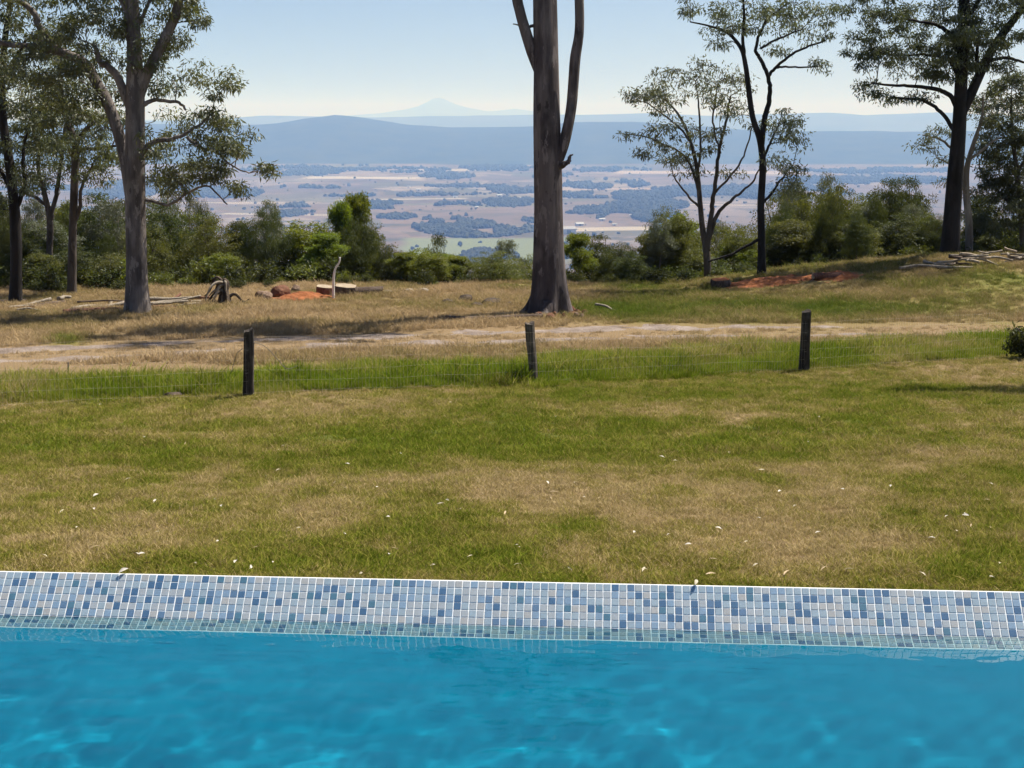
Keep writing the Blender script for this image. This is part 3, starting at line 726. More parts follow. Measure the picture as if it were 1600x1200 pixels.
hero('gum_tree', (1514, 396), 48,
     [[(1514, 412, 6), (1514, 350, 5.4), (1510, 305, 5), (1511, 262, 4.2), (1522, 222, 3.2), (1534, 185, 2.2), (1536, 150, 1.3)],
      [(1510, 275, 2.8), (1490, 238, 2.2), (1465, 216, 1.6), (1440, 212, 1)], [(1510, 300, 2.4), (1488, 262, 1.8), (1462, 248, 1)], [(1514, 250, 2.4), (1545, 225, 1.8), (1565, 210, 1)]],
     [(1448, 212, 22, 9), (1470, 205, 16, 7), (1475, 246, 26, 6), (1540, 175, 26, 16), (1560, 205, 24, 12), (1445, 230, 16, 5), (1490, 285, 20, 6)],
     B_PALE, L_GREY, 'slim pale stemmed gum tucked behind the thick black trunk', per=55, seed=81, flare=.2)
hero('gum_tree', (1588, 400), 49,
     [[(1598, 420, 6), (1598, 380, 5), (1596, 330, 4.5), (1590, 275, 3.6), (1582, 210, 2.6), (1580, 150, 1.5)], [(1597, 335, 3.4), (1572, 312, 3), (1545, 286, 2), (1530, 262, 1.2)], [(1590, 270, 2.6), (1610, 230, 2), (1625, 190, 1.4)]],
     [(1572, 140, 30, 24), (1592, 180, 30, 30), (1570, 225, 28, 28), (1590, 270, 30, 26), (1552, 270, 26, 16), (1565, 315, 34, 18), (1600, 330, 30, 26), (1620, 120, 40, 36), (1550, 345, 26, 14), (1570, 190, 50, 80), (1555, 320, 60, 50), (1600, 260, 50, 60)],
     B_SLIM, L_DARKGUM, 'dense dark green gum behind the timber pile', per=95, dens=1.2, seed=91, flare=.2)

# tree standing out of the picture on the right: its shade lies on the lawn
hero('gum_tree', (1850, 600), 23.5,
     [[(1850, 640, 14), (1846, 500, 11), (1832, 300, 9), (1800, 120, 7), (1770, 0, 4), (1750, -90, 2)], [(1815, 200, 5), (1850, 60, 4), (1880, -40, 2)], [(1790, 80, 4), (1730, 20, 3), (1710, -30, 2)]],
     [(1735, -70, 70, 45), (1800, -10, 80, 45), (1860, -60, 90, 60), (1760, -150, 90, 45)],
     B_SLIM, L_OLIVE, 'small gum beside the lawn that throws the patch of shade on the grass', per=80, dens=1.2, crad=.4, seed=95)

# ------------------------------------------------------------------ thicket of young trees along the brow
def young(name, seed, bark, leaf, H, ells, nclump, per, L, W, crad, droop=.7, flat=.6, stems=1):
    """returns (trunk mesh, crown mesh) of a young tree H metres tall, standing on its origin"""
    rg = np.random.default_rng(seed)
    gt = Geo(); gc = Geo(); allp = []; allr = []
    for s in range(stems):
        a = rg.random() * 6.28; lean = rg.uniform(.02, .10) * (1 + stems*.6)
        pts = [np.array([math.cos(a)*lean*H*t**1.5, math.sin(a)*lean*H*t**1.5, H*t*.9]) + rg.normal(0, .015*H, 3) * (t > 0) for t in np.linspace(0, 1, 6)]
        pts[0][2] = -0.4
        p = catmull(pts, 5); r = np.linspace(.016*H/ (stems**.3), .008, len(p)); tube(gt, p, r, 7, 0); allp.append(p); allr.append(r)
    T = []
    for (ex, ey, ez, rx, rz, f) in ells:
        T.append(ell_points(np.array([ex, ey, ez]) * H, np.array([rx, rx, rz]) * H, int(nclump * 1.5 * f), rg, .35))
    T = np.concatenate(T)
    nd = np.concatenate(allp); rd = np.concatenate(allr); ok = nd[:, 2] > .15*H
    grow(gc, nd[ok], rd[ok], T, rg, 0, .03, 4)
    leaves(gc, T, crad * (0.6 + .7*rg.random(len(T))), per, L, W, rg, 1, droop, flat)
    return gt.mesh(name + '_trunk', [bark], True), gc.mesh(name + '_crown', [bark, leaf], False)

RND = [(0, 0, .62, .30, .34, .5), (.14, .05, .45, .22, .28, .25), (-.15, -.05, .42, .22, .28, .25)]
TALL = [(0, 0, .80, .16, .17, .35), (.10, 0, .62, .17, .15, .25), (-.10, .06, .55, .18, .15, .25), (.04, -.08, .36, .20, .16, .25)]
BUSH = [(0, 0, .48, .42, .46, .5), (.26, .1, .36, .30, .34, .25), (-.28, -.1, .34, .30, .34, .25)]
CLD = [(.02, 0, .84, .20, .11, .35), (.2, .1, .66, .18, .10, .2), (-.2, 0, .64, .18, .10, .2), (-.06, -.1, .48, .22, .12, .2), (.15, -.1, .42, .18, .12, .15)]
YOUNG = {
    'dark':   [young('dark', 201, B_SLIM, L_SHEOAK, 6, TALL, 150, 75, .17, .045, .42), young('dark', 202, B_SLIM, L_SHEOAK, 6, RND, 170, 75, .17, .045, .42)],
    'olive':  [young('olive', 211, B_SLIM, L_OLIVE, 6, RND, 170, 70, .16, .05, .42), young('olive', 212, B_SLIM, L_OLIVE, 6, CLD, 150, 75, .16, .05, .40), young('olive', 213, B_SLIM, L_OLIVE, 6, BUSH, 190, 70, .15, .05, .44, stems=3)],
    'bright': [young('bright', 221, B_SLIM, L_BRIGHT, 5, CLD, 150, 75, .15, .055, .34, .3), young('bright', 222, B_SLIM, L_BRIGHT, 5, RND, 170, 70, .15, .055, .36, .3)],
    'grey':   [young('grey', 231, B_PALE, L_GREY, 7, CLD, 130, 55, .16, .04, .40), young('grey', 232, B_PALE, L_GREY, 7, TALL, 130, 55, .16, .04, .42)],
    'weep':   [young('weep', 241, B_SLIM, L_SHEOAK, 7, [(0, 0, .62, .26, .34, .5), (.16, 0, .40, .2, .3, .25), (-.16, .05, .38, .2, .3, .25)], 150, 90, .34, .022, .40, 1.6, 1.0)],
}
YH = {'dark': 6, 'olive': 6, 'bright': 5, 'grey': 7, 'weep': 7}
YW = {'dark': .62, 'olive': .74, 'bright': .66, 'grey': .60, 'weep': .74}
YN = {'dark': 'young_tree', 'olive': 'young_gum', 'bright': 'wattle_tree', 'grey': 'young_gum', 'weep': 'sheoak_tree'}
def plant(kind, px, py, wpx, d, label, group=None, var=None, dmin=None):
    top = at(px, py, d); x, y = top[0], top[1]; z = float(gz(x, y))
    v = YOUNG[kind][(int(px*7 + py) if var is None else var) % len(YOUNG[kind])]
    h = max(1.2, (top[2] - z) * 1.06); sz = h / YH[kind]; w = 1.18 * wpx / FPX * d; sx = w / (YW[kind] * YH[kind]); sx = min(max(sx, sz*.45), sz*1.7)
    e = empty(YN[kind], (x, y, z)); e.rotation_euler.z = (px * 1.7 + py) % 6.28; e.scale = (sx, sx, sz)
    obj('trunk', v[0], e); obj('crown', v[1], e)
    if group: label = ('tall ' if h >= 5.5 else 'low ') + ('broad ' if wpx >= 80 else 'narrow ') + label
    tag(e, label, 'tree', group)
    return e
LG = 'thicket left of the boulders'; 
for a in ((-30, 300, 110, 50), (70, 345, 80, 48), (150, 305, 90, 52), (190, 315, 80, 56), (255, 318, 80, 50), (120, 385, 80, 46), (35, 375, 90, 46)):
    plant('dark', *a, 'dark green young tree filling the thicket around the tall forked gum', LG)
for a in ((10, 335, 100, 56), (110, 320, 90, 58), (225, 350, 70, 48), (295, 322, 90, 54), (60, 400, 70, 45), (175, 395, 70, 45)):
    plant('olive', *a, 'olive leaved young gum filling the thicket around the tall forked gum', LG)
plant('olive', 325, 335, 70, 48, 'olive bushy young gum behind the gnarled root stump', var=2)
plant('bright', 345, 400, 60, 46, 'yellow green bush right behind the gnarled root stump', var=1)
plant('weep', 412, 330, 95, 49, 'grey brown weeping tree with a ragged top behind the two boulders')
plant('grey', 420, 315, 60, 52, 'thin topped grey gum poking above the weeping tree', var=1)
plant('dark', 372, 350, 60, 51, 'dark young tree between the root stump bush and the weeping tree', var=0)
plant('bright', 480, 345, 90, 50, 'bright green wattle above the red soil mound', var=1)
plant('bright', 505, 365, 60, 48, 'small bright green wattle behind the white bent stick', var=0)
plant('bright', 530, 318, 40, 56, 'spindly bright topped sapling with a round tuft, above the thicket behind the cut logs', var=0)
plant('bright', 560, 306, 52, 57, 'taller bright topped sapling beside the round tufted sapling', var=0)
plant('weep', 560, 340, 90, 50, 'weeping dark olive tree behind the pale cut log')
plant('weep', 610, 385, 80, 50, 'low brown green weeping tree right of the pale cut log')
plant('olive', 575, 352, 80, 54, 'olive young gum between the weeping trees', var=0)
CG = 'bright bushes left of the big bare trunk'
for a in ((655, 388, 60, 52), (690, 398, 60, 50), (715, 415, 60, 49), (635, 405, 44, 48), (672, 415, 60, 47)):
    plant('bright', *a, 'bright yellow green bush on the brow left of the big bare trunk', CG)
plant('dark', 686, 370, 46, 62, 'dark round topped tree behind the bright bushes', var=1)
plant('grey', 788, 374, 44, 54, 'grey feathery gum just left of the big bare trunk', var=0)
for a in ((745, 425, 60, 49), (775, 430, 60, 47), (810, 420, 60, 50), (825, 395, 40, 56)):
    plant('olive', *a, 'dark olive shrub at the brow beside the big bare trunk', 'low shrubs by the big trunk', 2)
plant('bright', 905, 366, 50, 50, 'leaning bright green sapling just right of the big bare trunk', var=0)
plant('dark', 935, 368, 70, 52, 'dark green tree right of the leaning bright sapling', var=1)
plant('weep', 972, 382, 90, 50, 'dark drooping low tree left of the dome crowned gum')
plant('dark', 985, 405, 70, 48, 'dark low bush in the hollow left of the dome crowned gum', var=1)
RG = 'thicket below the dome crowned gum'
for a in ((1040, 318, 60, 54), (1025, 365, 80, 50), (1062, 340, 70, 50), (1130, 345, 80, 52), (1160, 352, 70, 50), (1085, 385, 80, 49.5), (1150, 390, 70, 50)):
    plant('olive', *a, 'olive green young gum below the airy dome crowned gum', RG)
plant('bright', 1065, 332, 56, 53, 'sunlit yellow green tree behind the dome crowned gum', var=1)
plant('bright', 1165, 398, 50, 49.5, 'small bright bush left of the slender dark tree', var=1)
RH = 'thicket between the slender tree and black trunk'
for a in ((1225, 292, 80, 56), (1262, 298, 80, 54), (1305, 288, 90, 55), (1350, 303, 80, 54), (1240, 345, 90, 50), (1290, 350, 100, 50), (1335, 345, 80, 49), (1450, 335, 70, 51), (1375, 370, 70, 50), (1265, 380, 70, 50), (1320, 385, 70, 50.5)):
    plant('olive', *a, 'brownish olive young gum in the thicket right of the slender dark tree', RH)
for a in ((1395, 282, 70, 53), (1422, 280, 70, 54), (1410, 335, 80, 50), (1210, 380, 60, 50), (1350, 390, 60, 51), (1440, 375, 60, 50)):
    plant('dark', *a, 'dark green round headed tree in the thicket left of the thick black trunk', RH, 1)
plant('grey', 1238, 282, 40, 60, 'thin grey gum top rising over the brownish thicket', var=0)
plant('grey', 1296, 275, 40, 62, 'tiny grey gum top above the middle of the brownish thicket', var=1)
for a in ((1535, 310, 70, 54), (1575, 345, 90, 52), (1545, 370, 60, 51), (1620, 330, 90, 52)):
    plant('dark', *a, 'dark bush crowding behind the timber pile', 'bushes behind the timber pile', 0)

# slim saplings whose bare stems show between the leaves
rs = np.random.default_rng(909)
def saplings(n, x0, x1, t0, t1, kinds, label, group):
    for k in range(n):
        px = x0 + (x1 - x0) * (k + rs.random()) / n
        plant(kinds[k % len(kinds)], px, rs.uniform(t0, t1), rs.uniform(45, 75), rs.uniform(47, 60), label, group, int(rs.integers(0, 2)))
saplings(9, -20, 340, 290, 350, ['grey'], 'slim pale stemmed sapling among the thicket around the tall forked gum', LG)
saplings(8, -10, 330, 310, 370, ['weep'], 'drooping dark sapling among the thicket around the tall forked gum', LG)
saplings(5, 1010, 1170, 330, 380, ['grey'], 'slim pale stemmed sapling below the airy dome crowned gum', RG)
saplings(7, 1210, 1470, 295, 350, ['weep'], 'drooping dark sapling in the thicket right of the slender dark tree', RH)
saplings(5, 1215, 1460, 300, 340, ['grey'], 'slim pale stemmed sapling in the thicket right of the slender dark tree', RH)
# ------------------------------------------------------------------ undergrowth and grass
def tuft_mesh(name, seed, n, spread, h, w, mat, lean=.6, bend=.5, segs=2):
    r = np.random.default_rng(seed)
    a = r.random(n)*6.28; rr = spread*np.sqrt(r.random(n)); b = np.stack([rr*np.cos(a), rr*np.sin(a), np.zeros(n)], 1)
    d = r.normal(0, lean, (n, 2)); H = h*(.45 + .8*r.random(n)); W = w*(.7 + .6*r.random(n))
    sa = r.random(n)*6.28; side = np.stack([np.cos(sa), np.sin(sa), 0*sa], 1)
    rows = []
    for k in range(segs + 1):
        t = k/segs
        off = np.stack([d[:, 0]*H*(t + bend*t*t)*.6, d[:, 1]*H*(t + bend*t*t)*.6, H*t*(1 - .25*bend*t)], 1)
        ww = W*(1 - t)*.5 if k == segs else W*(1 - .35*t)*.5
        c = b + off
        rows.append((c, ww))
    v = []; q = []; t_ = []
    n0 = 0
    for k in range(segs):
        c, ww = rows[k]; v += [c - side*ww[:, None], c + side*ww[:, None]]
    v.append(rows[-1][0]); V = np.concatenate(v); i = np.arange(n)
    for k in range(segs - 1): q.append(np.stack([2*k*n+i, (2*k+1)*n+i, (2*k+3)*n+i, (2*k+2)*n+i], 1))
    k = segs - 1; t_ = np.stack([2*k*n+i, (2*k+1)*n+i, 2*segs*n+i], 1)
    var = r.random(n); va = np.concatenate([var]*(2*segs + 1))
    return mesh_np(name, V, ([np.concatenate(q)] if q else []) + [t_], [mat], attrs={'var': va})

def grass_mat(name, stops, trans=.35, spread=.5):
    m, nt, out = new_mat(name)
    d = attr(nt, 'dry', 'INSTANCER'); v = attr(nt, 'var')
    oi = nt.nodes.new('ShaderNodeObjectInfo')
    f = math_(nt, 'ADD', d, math_(nt, 'MULTIPLY', math_(nt, 'SUBTRACT', v, .5), spread), True)
    c = ramp(nt, f, stops)
    c = mixc(nt, 1.0, c, ramp(nt, oi.outputs['Random'], [(0, (.78, .78, .78)), (1, (1.2, 1.2, 1.2))]), 'MULTIPLY')
    df = N(nt, 'ShaderNodeBsdfDiffuse'); t = N(nt, 'ShaderNodeBsdfTranslucent')
    nt.links.new(c, df.inputs[0]); nt.links.new(c, t.inputs[0])
    m1 = N(nt, 'ShaderNodeMixShader', i_0=trans); nt.links.new(df.outputs[0], m1.inputs[1]); nt.links.new(t.outputs[0], m1.inputs[2])
    nt.links.new(m1.outputs[0], out.inputs[0]); return m
M_LAWN = grass_mat('lawn_blades', [(0.0, (0.110, 0.145, 0.014)), (0.3, (0.195, 0.195, 0.030)), (0.55, (0.265, 0.228, 0.060)), (0.8, (0.315, 0.240, 0.100)), (1.0, (0.41, 0.32, 0.17))], .3, .85)
M_TALL = grass_mat('tall_grass_blades', [(0.0, (0.100, 0.155, 0.010)), (0.4, (0.185, 0.225, 0.020)), (0.7, (0.29, 0.26, 0.06)), (1.0, (0.40, 0.31, 0.16))], .4, .8)
M_DRYG = grass_mat('dry_grass_blades', [(0.0, (0.085, 0.125, 0.016)), (0.35, (0.155, 0.165, 0.035)), (0.6, (0.280, 0.215, 0.095)), (1.0, (0.42, 0.31, 0.18))], .3, .5)

def in_view(x, y, m=1.04): return np.abs(x) < (800 / FPX) * y * 1.03 * m + .3
def sample(n, y0, y1, power=1.0):
    y = y0 + (y1 - y0) * rng.random(n) ** power
    x = (rng.random(n) - .5) * 2 * ((800 / FPX) * y * 1.12 + .5)
    return x, y
# mown lawn
tp = [tuft_mesh('lawn_%d' % k, 300+k, 70, .085, .034, .0042, M_LAWN, .9, .6) for k in range(6)]
# density: thicker close to the pool
x1, y1 = sample(23000, 6.6, 13.5, .95); x2, y2 = sample(20000, 13.0, 27.0, .85)
x = np.concatenate([x1, x2]); y = np.concatenate([y1, y2])
ok = y < fence_y(x) + .3 * vnoise(x*2, y*2, 4) ; x, y = x[ok], y[ok]
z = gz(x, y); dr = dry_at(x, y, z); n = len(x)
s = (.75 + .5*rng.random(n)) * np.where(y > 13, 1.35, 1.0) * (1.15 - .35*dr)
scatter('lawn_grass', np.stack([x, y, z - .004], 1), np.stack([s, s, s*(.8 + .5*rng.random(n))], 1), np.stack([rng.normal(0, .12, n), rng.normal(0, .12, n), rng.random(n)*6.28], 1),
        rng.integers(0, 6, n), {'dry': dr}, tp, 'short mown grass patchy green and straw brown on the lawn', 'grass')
# tall strip under the old fence line
tt = [tuft_mesh('tall_%d' % k, 320+k, 90, .17, .34, .011, M_TALL, .45, .6, 3) for k in range(6)]
n = 7500; x = (rng.random(n) - .5) * 24 + 1.0
wd = 3.3 + 1.2*(fbm(x*.35, x*0, 91) - .5) - 1.1*sstep(1, 7, x)
y = fence_y(x) - .35 + wd * rng.random(n) + .5*(fbm(x*1.3, x*0+3, 92) - .5)
ok = fbm(x*.8, y*.8, 93) > .30; x, y = x[ok], y[ok]; n = len(x)
z = gz(x, y); dr = np.clip(.30 + 1.1*(fbm(x*.7, y*.7, 94) - .5) + .16*sstep(2, 8, x) + .35*sstep(2.0, 3.4, y - fence_y(x)), 0, 1)
e_ = sstep(-.5, .5, y - fence_y(x)) * (1 - .55*sstep(2.2, 3.6, y - fence_y(x)))
s = (.35 + .75*rng.random(n)) * (.5 + .5*e_) * (.25 + 1.4*fbm(x*1.1, y*1.1, 95))*.95
scatter('tall_grass', np.stack([x, y, z - .01], 1), np.stack([s, s, s], 1), np.stack([rng.normal(0, .1, n), rng.normal(0, .1, n), rng.random(n)*6.28], 1),
        rng.integers(0, 6, n), {'dry': dr}, tt, 'strip of long bright green grass along the line of old posts', 'grass')

# gravel track
def track_y(x): return np.interp(x, [-14, -10, -5, 0, 4, 9, 16], [25.0, 26.4, 28.9, 30.6, 31.3, 31.9, 32.6])
xs = np.arange(-15, 18, .12); us = np.linspace(-1, 1, 40)
X, U, F = grid(xs, us)
Yt = track_y(X) + U * 2.0
nz = fbm(X*1.1, Yt*1.1, 111) - .5
rut = np.exp(-((np.abs(U) - .48)/.25)**2)
Zt = gz(X, Yt) + .035 * rut - .03 * (np.abs(U) > .85) - .020 - .035*sstep(4, 11, X) + .13 * nz * (.4 + .6*np.abs(U)) + .012*(vnoise(X*6, Yt*6, 5) - .5)
m, nt, out = new_mat('track_gravel')
p = pos(nt); n1 = noise(nt, p, 1.6, 5, .6); n2 = noise(nt, p, 28.0, 4, .7)
c = ramp(nt, n1, [(.3, (.135, .105, .085)), (.5, (.235, .19, .162)), (.7, (.32, .27, .24))])
c = mixc(nt, ramp(nt, n2, [(.38, (1, 1, 1)), (.62, (0, 0, 0))]), c, mixc(nt, 1.0, c, (.6, .57, .54), 'MULTIPLY'))
principled(nt, out, c, .95, bump(nt, n2, .8, .03), .1); M_TRACK = m
tr = obj('gravel_track', mesh_np('gravel_track', np.stack([X, Yt, Zt], 1), F, [M_TRACK], smooth=True))
tag(tr, 'pale pinkish gravel wheel track crossing the paddock', 'track', kind='structure')

# dry paddock grass
td = [tuft_mesh('dry_%d' % k, 340+k, 60, .17, .15, .010, M_DRYG, .6, .7, 2) for k in range(6)]
n = 21000; x, y = sample(n, 25.0, 47.0, .9)
u = (y - track_y(x)) / 2.0; on = np.abs(u) < .95
keep = (y > fence_y(x) + 2.0) & (~on | ((np.abs(u) < .22) & (rng.random(n) < .5)) | (rng.random(n) < .05 + .35*(np.abs(u) > .78)))
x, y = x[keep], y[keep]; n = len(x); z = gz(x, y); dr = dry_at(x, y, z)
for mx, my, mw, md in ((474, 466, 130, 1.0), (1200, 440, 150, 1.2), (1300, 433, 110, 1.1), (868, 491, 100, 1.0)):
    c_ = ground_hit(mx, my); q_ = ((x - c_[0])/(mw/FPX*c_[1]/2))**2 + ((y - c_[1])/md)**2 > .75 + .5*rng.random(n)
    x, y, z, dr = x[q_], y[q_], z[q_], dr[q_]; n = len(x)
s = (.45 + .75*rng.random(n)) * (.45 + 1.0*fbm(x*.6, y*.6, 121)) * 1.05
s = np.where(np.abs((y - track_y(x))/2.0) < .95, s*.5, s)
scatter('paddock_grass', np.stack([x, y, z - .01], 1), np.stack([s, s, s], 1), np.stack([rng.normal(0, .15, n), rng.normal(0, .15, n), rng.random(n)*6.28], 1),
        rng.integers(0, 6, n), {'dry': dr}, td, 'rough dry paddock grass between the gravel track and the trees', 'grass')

# leafy undergrowth below the thicket
def scrub_mesh(name, seed, leaf):
    rg = np.random.default_rng(seed); g = Geo()
    T = ell_points(np.array([0, 0, .42]), np.array([.55, .55, .45]), 26, rg, .2)
    grow(g, np.array([[0, 0, 0.0], [0, 0, .15], [.02, 0, .3]]), np.array([.02, .02, .015]), T, rg, 0, .012, 3)
    leaves(g, T, .24*(.6 + .8*rg.random(len(T))), 46, .11, .04, rg, 1, .3, .8)
    return g.mesh(name, [B_SLIM, leaf], False)
sc = [scrub_mesh('scrub_0', 401, L_OLIVE), scrub_mesh('scrub_1', 402, L_SHEOAK), scrub_mesh('scrub_2', 403, L_BRIGHT), scrub_mesh('scrub_3', 404, L_SHEOAK)]
n = 900; x, y = sample(n, 43.0, 58.0, .8)
brow = 45.3 - 3.0*sstep(-5, -10, x) + 2.6*sstep(5, 8, x) + 1.6*(fbm(x*.5, x*0, 131) - .5)
ok = (y > brow) & ~((np.abs(x - 0.6) < 1.9) & (y < 47)); x, y = x[ok], y[ok]; n = len(x)
s = .35 + .8*rng.random(n)**2 + .7*sstep(47, 54, y); s = s * np.where(np.abs(x) < 4.5, .75, 1.0)
scatter('undergrowth', np.stack([x, y, gz(x, y) - .05], 1), np.stack([s, s, s*(.7 + .6*rng.random(n))], 1), np.stack([0*s, 0*s, rng.random(n)*6.28], 1),
        rng.choice([0, 1, 1, 3, 3, 3, 2], n), {}, sc, 'leafy undergrowth at the foot of the thicket along the brow', 'undergrowth')

# ------------------------------------------------------------------ fence posts
def wood_mat(name, c1, c2, c3):
    m, nt, out = new_mat(name)
    p = objco(nt)
    n1 = noise(nt, mapping(nt, p, (26, 26, 2.2)), 1, 6, .65); n2 = noise(nt, mapping(nt, p, (90, 90, 5)), 1, 4, .6); n3 = noise(nt, p, 5, 3, .5)
    c = ramp(nt, n1, [(.32, c1), (.52, c2), (.7, c3)])
    c = mixc(nt, math_(nt, 'MULTIPLY', n2, .6), c, mixc(nt, 1.0, c, (.4, .38, .36), 'MULTIPLY'))
    c = mixc(nt, ramp(nt, n3, [(.5, (0, 0, 0)), (.65, (.5, .5, .5))]), c, c3)
    principled(nt, out, c, .9, bump(nt, math_(nt, 'ADD', n1, n2), .8, .012), .15); return m
M_POST = wood_mat('weathered_post', (.022, .018, .016), (.050, .042, .037), (.11, .095, .082))
M_POST2 = wood_mat('grey_weathered_post', (.040, .032, .026), (.090, .074, .060), (.18, .155, .13))
M_NET = simple_mat('galvanised_wire', (.38, .33, .27), .5)
M_WIRE = simple_mat('rusty_wire', (.16, .14, .12), .5)
def post(base, tops, hw, mat, label, sides=14, seed=1, square=False):
    """tops: offsets (dx, height) of the post's axis; an old split post, uneven at the top"""
    b = ground_hit(*base); rg = np.random.default_rng(seed)
    pts = catmull([(o[0], o[2] if len(o) > 2 else 0, o[1]) for o in tops], 6)
    n = len(pts); th = np.linspace(0, 2*np.pi, sides, endpoint=False) + .3
    if square: shp = 1/np.maximum(np.abs(np.cos(th)), np.abs(np.sin(th)))**.75
    else: shp = 1 + .07*np.sin(2*th + seed) + .05*np.sin(5*th)
    shp = shp * (1 + rg.normal(0, .035, sides))
    tw = np.interp(np.linspace(0, 1, n), np.linspace(0, 1, len(hw)), hw)
    V = np.zeros((n, sides, 3))
    for i in range(n):
        r = tw[i]*shp*(1 + rg.normal(0, .012, sides))
        V[i] = pts[i] + np.stack([r*np.cos(th), r*np.sin(th), 0*th], 1)
    V[-1, :, 2] += rg.normal(0, .012, sides) + .02*np.cos(th - 1)
    g = Geo(); i, j = np.meshgrid(np.arange(n-1), np.arange(sides), indexing='ij'); j2 = (j+1) % sides
    q = np.stack([i*sides+j, i*sides+j2, (i+1)*sides+j2, (i+1)*sides+j], -1).reshape(-1, 4)
    v = np.vstack([V.reshape(-1, 3), pts[-1] - np.array([0, 0, .012])]); jj = np.arange(sides)
    g.add(v, q, np.stack([(n-1)*sides+jj, (n-1)*sides+(jj+1) % sides, np.full(sides, n*sides)], 1))
    e = empty('fence_post', b); me = g.mesh('timber', [mat], False); tb_ = obj('timber', me, e)
    for zz in (.35, .68):
        bm = bmesh.new(); bmesh.ops.create_cone(bm, cap_ends=True, segments=6, radius1=.005, radius2=.005, depth=.04)
        me = bpy.data.meshes.new('staple'); bm.to_mesh(me); bm.free(); me.materials.append(M_WIRE)
        s = obj('staple', me, tb_, (float(np.interp(zz, pts[:, 2], pts[:, 0])) - .01, -hw[0]*.97, zz)); s.rotation_euler = (0, R(80), 0)
    tag(e, label, 'post', 'old fence posts'); return e
post((388, 619), [(0, -.15), (0, .0), (.012, .3), (.028, .65), (.04, .96)], [.082, .078, .072, .070, .068], M_POST, 'dark weathered post leaning slightly, with loose wire at its side', seed=3, square=True)
post((832, 601), [(.02, -.15), (.015, .0), (.004, .35), (-.03, .7), (-.05, 1.02)], [.082, .080, .076, .082, .085], M_POST2, 'crooked grey brown post in front of the big bare trunk', seed=5)
post((1256, 579), [(0, -.15), (0, .0), (.0, .4), (.004, .75), (.004, 1.05)], [.098, .094, .078, .076, .074], M_POST, 'straight square dark post furthest along the fence line, past the crooked post', seed=8, square=True)
# loose wire at the leaning post
bp = ground_hit(388, 619)
for k, (name, pts) in enumerate((('loose_wire', [(.06, -.02, .80), (.25, .05, .72), (.42, .1, .52), (.55, .12, .38), (.70, .15, .42)]), ('loose_wire', [(-.05, -.02, .70), (-.14, .02, .62), (-.20, .05, .48), (-.24, .06, .34)]))):
    g = Geo(); p = catmull(pts, 6); tube(g, p, np.full(len(p), .0045), 5)
    tag(obj(name, g.mesh(name, [M_WIRE]), None, bp), ('long pale loose wire curling right of the leaning post', 'short pale loose wire curling left of the leaning post')[k], 'wire')
# wire netting strung along the posts
g = Geo(); fx = np.arange(-8.6, 9.4, .05)
fa = [ground_hit(388, 619), ground_hit(832, 601), ground_hit(1256, 579)]
fyx = lambda v: np.interp(v, [-9, fa[0][0], fa[1][0], fa[2][0], 10], [fa[0][1] - (9 + fa[0][0])*.5, fa[0][1], fa[1][1], fa[2][1], fa[2][1] + (10 - fa[2][0])*.38]) - .085
org = np.array([0, 22.0, 0])
for v in fx:
    yy = float(fyx(v)); zz = float(gz(v, yy)); lean_ = rng.normal(0, .006)
    tube(g, [(v, yy, zz), (v + lean_, yy, zz + .88)], [.0011, .0011], 3, cap=False)
px_ = np.arange(-8.6, 9.4, .4)
for hh in (.06, .22, .38, .54, .70, .86):
    tube(g, np.stack([px_, fyx(px_), gz(px_, fyx(px_)) + hh + .012*np.sin(px_*2 + hh*9)], 1), np.full(len(px_), .0009), 3, cap=False)
net = obj('wire_netting', g.mesh('wire_netting', [M_NET], org=org), None, org)
tag(net, 'fine galvanised wire netting strung between the three old posts', 'netting')
# thin steel stake in the long grass
b = ground_hit(108, 607); g = Geo(); tube(g, [(0, 0, -.1), (0, 0, .2), (.01, 0, .42)], [.014, .014, .012], 6); st = obj('steel_stake', g.mesh('steel_stake', [simple_mat('rusted_steel', (.06, .045, .035))]), None, b)
tag(st, 'thin rusty stake standing in the long grass', 'stake')

# ------------------------------------------------------------------ boulders, logs, soil
def rock_mesh(name, seed, size, mat, cuts=9, rough=.05):
    r = np.random.default_rng(seed); bm = bmesh.new(); bmesh.ops.create_icosphere(bm, subdivisions=3, radius=1)
    for k in range(cuts):
        nrm = Vector(r.normal(0, 1, 3)).normalized(); dd = r.uniform(.62, .9)
        for v in bm.verts:
            s = v.co.dot(nrm)
            if s > dd: v.co -= nrm * (s - dd) * .92
    for v in bm.verts:
        v.co *= 1 + rough * (2*r.random() - 1)
        v.co = Vector((v.co.x*size[0], v.co.y*size[1], max(v.co.z, -.6)*size[2]))
    me = bpy.data.meshes.new(name); bm.to_mesh(me); bm.free(); me.materials.append(mat); return me
def rock_mat(name, c1, c2, sc_=4):
    m, nt, out = new_mat(name); p = objco(nt)
    n1 = noise(nt, p, sc_, 6, .65); n2 = noise(nt, p, sc_*9, 4, .6)
    c = ramp(nt, n1, [(.35, c1), (.65, c2)]); c = mixc(nt, math_(nt, 'MULTIPLY', n2, .5), c, mixc(nt, 1.0, c, (.45, .42, .4), 'MULTIPLY'))
    principled(nt, out, c, .92, bump(nt, math_(nt, 'ADD', n1, n2), .8, .05), .15); return m
M_ROCK = rock_mat('brown_rock', (.15, .095, .065), (.32, .23, .17))
M_REDROCK = rock_mat('red_rock', (.15, .07, .045), (.26, .13, .08))
M_PALE = rock_mat('pale_stone', (.26, .22, .17), (.38, .33, .27))
M_RED = rock_mat('red_earth', (.19, .066, .026), (.33, .12, .046), 1.5)
M_CLOD = rock_mat('dark_clod', (.055, .042, .032), (.12, .09, .065), 3)
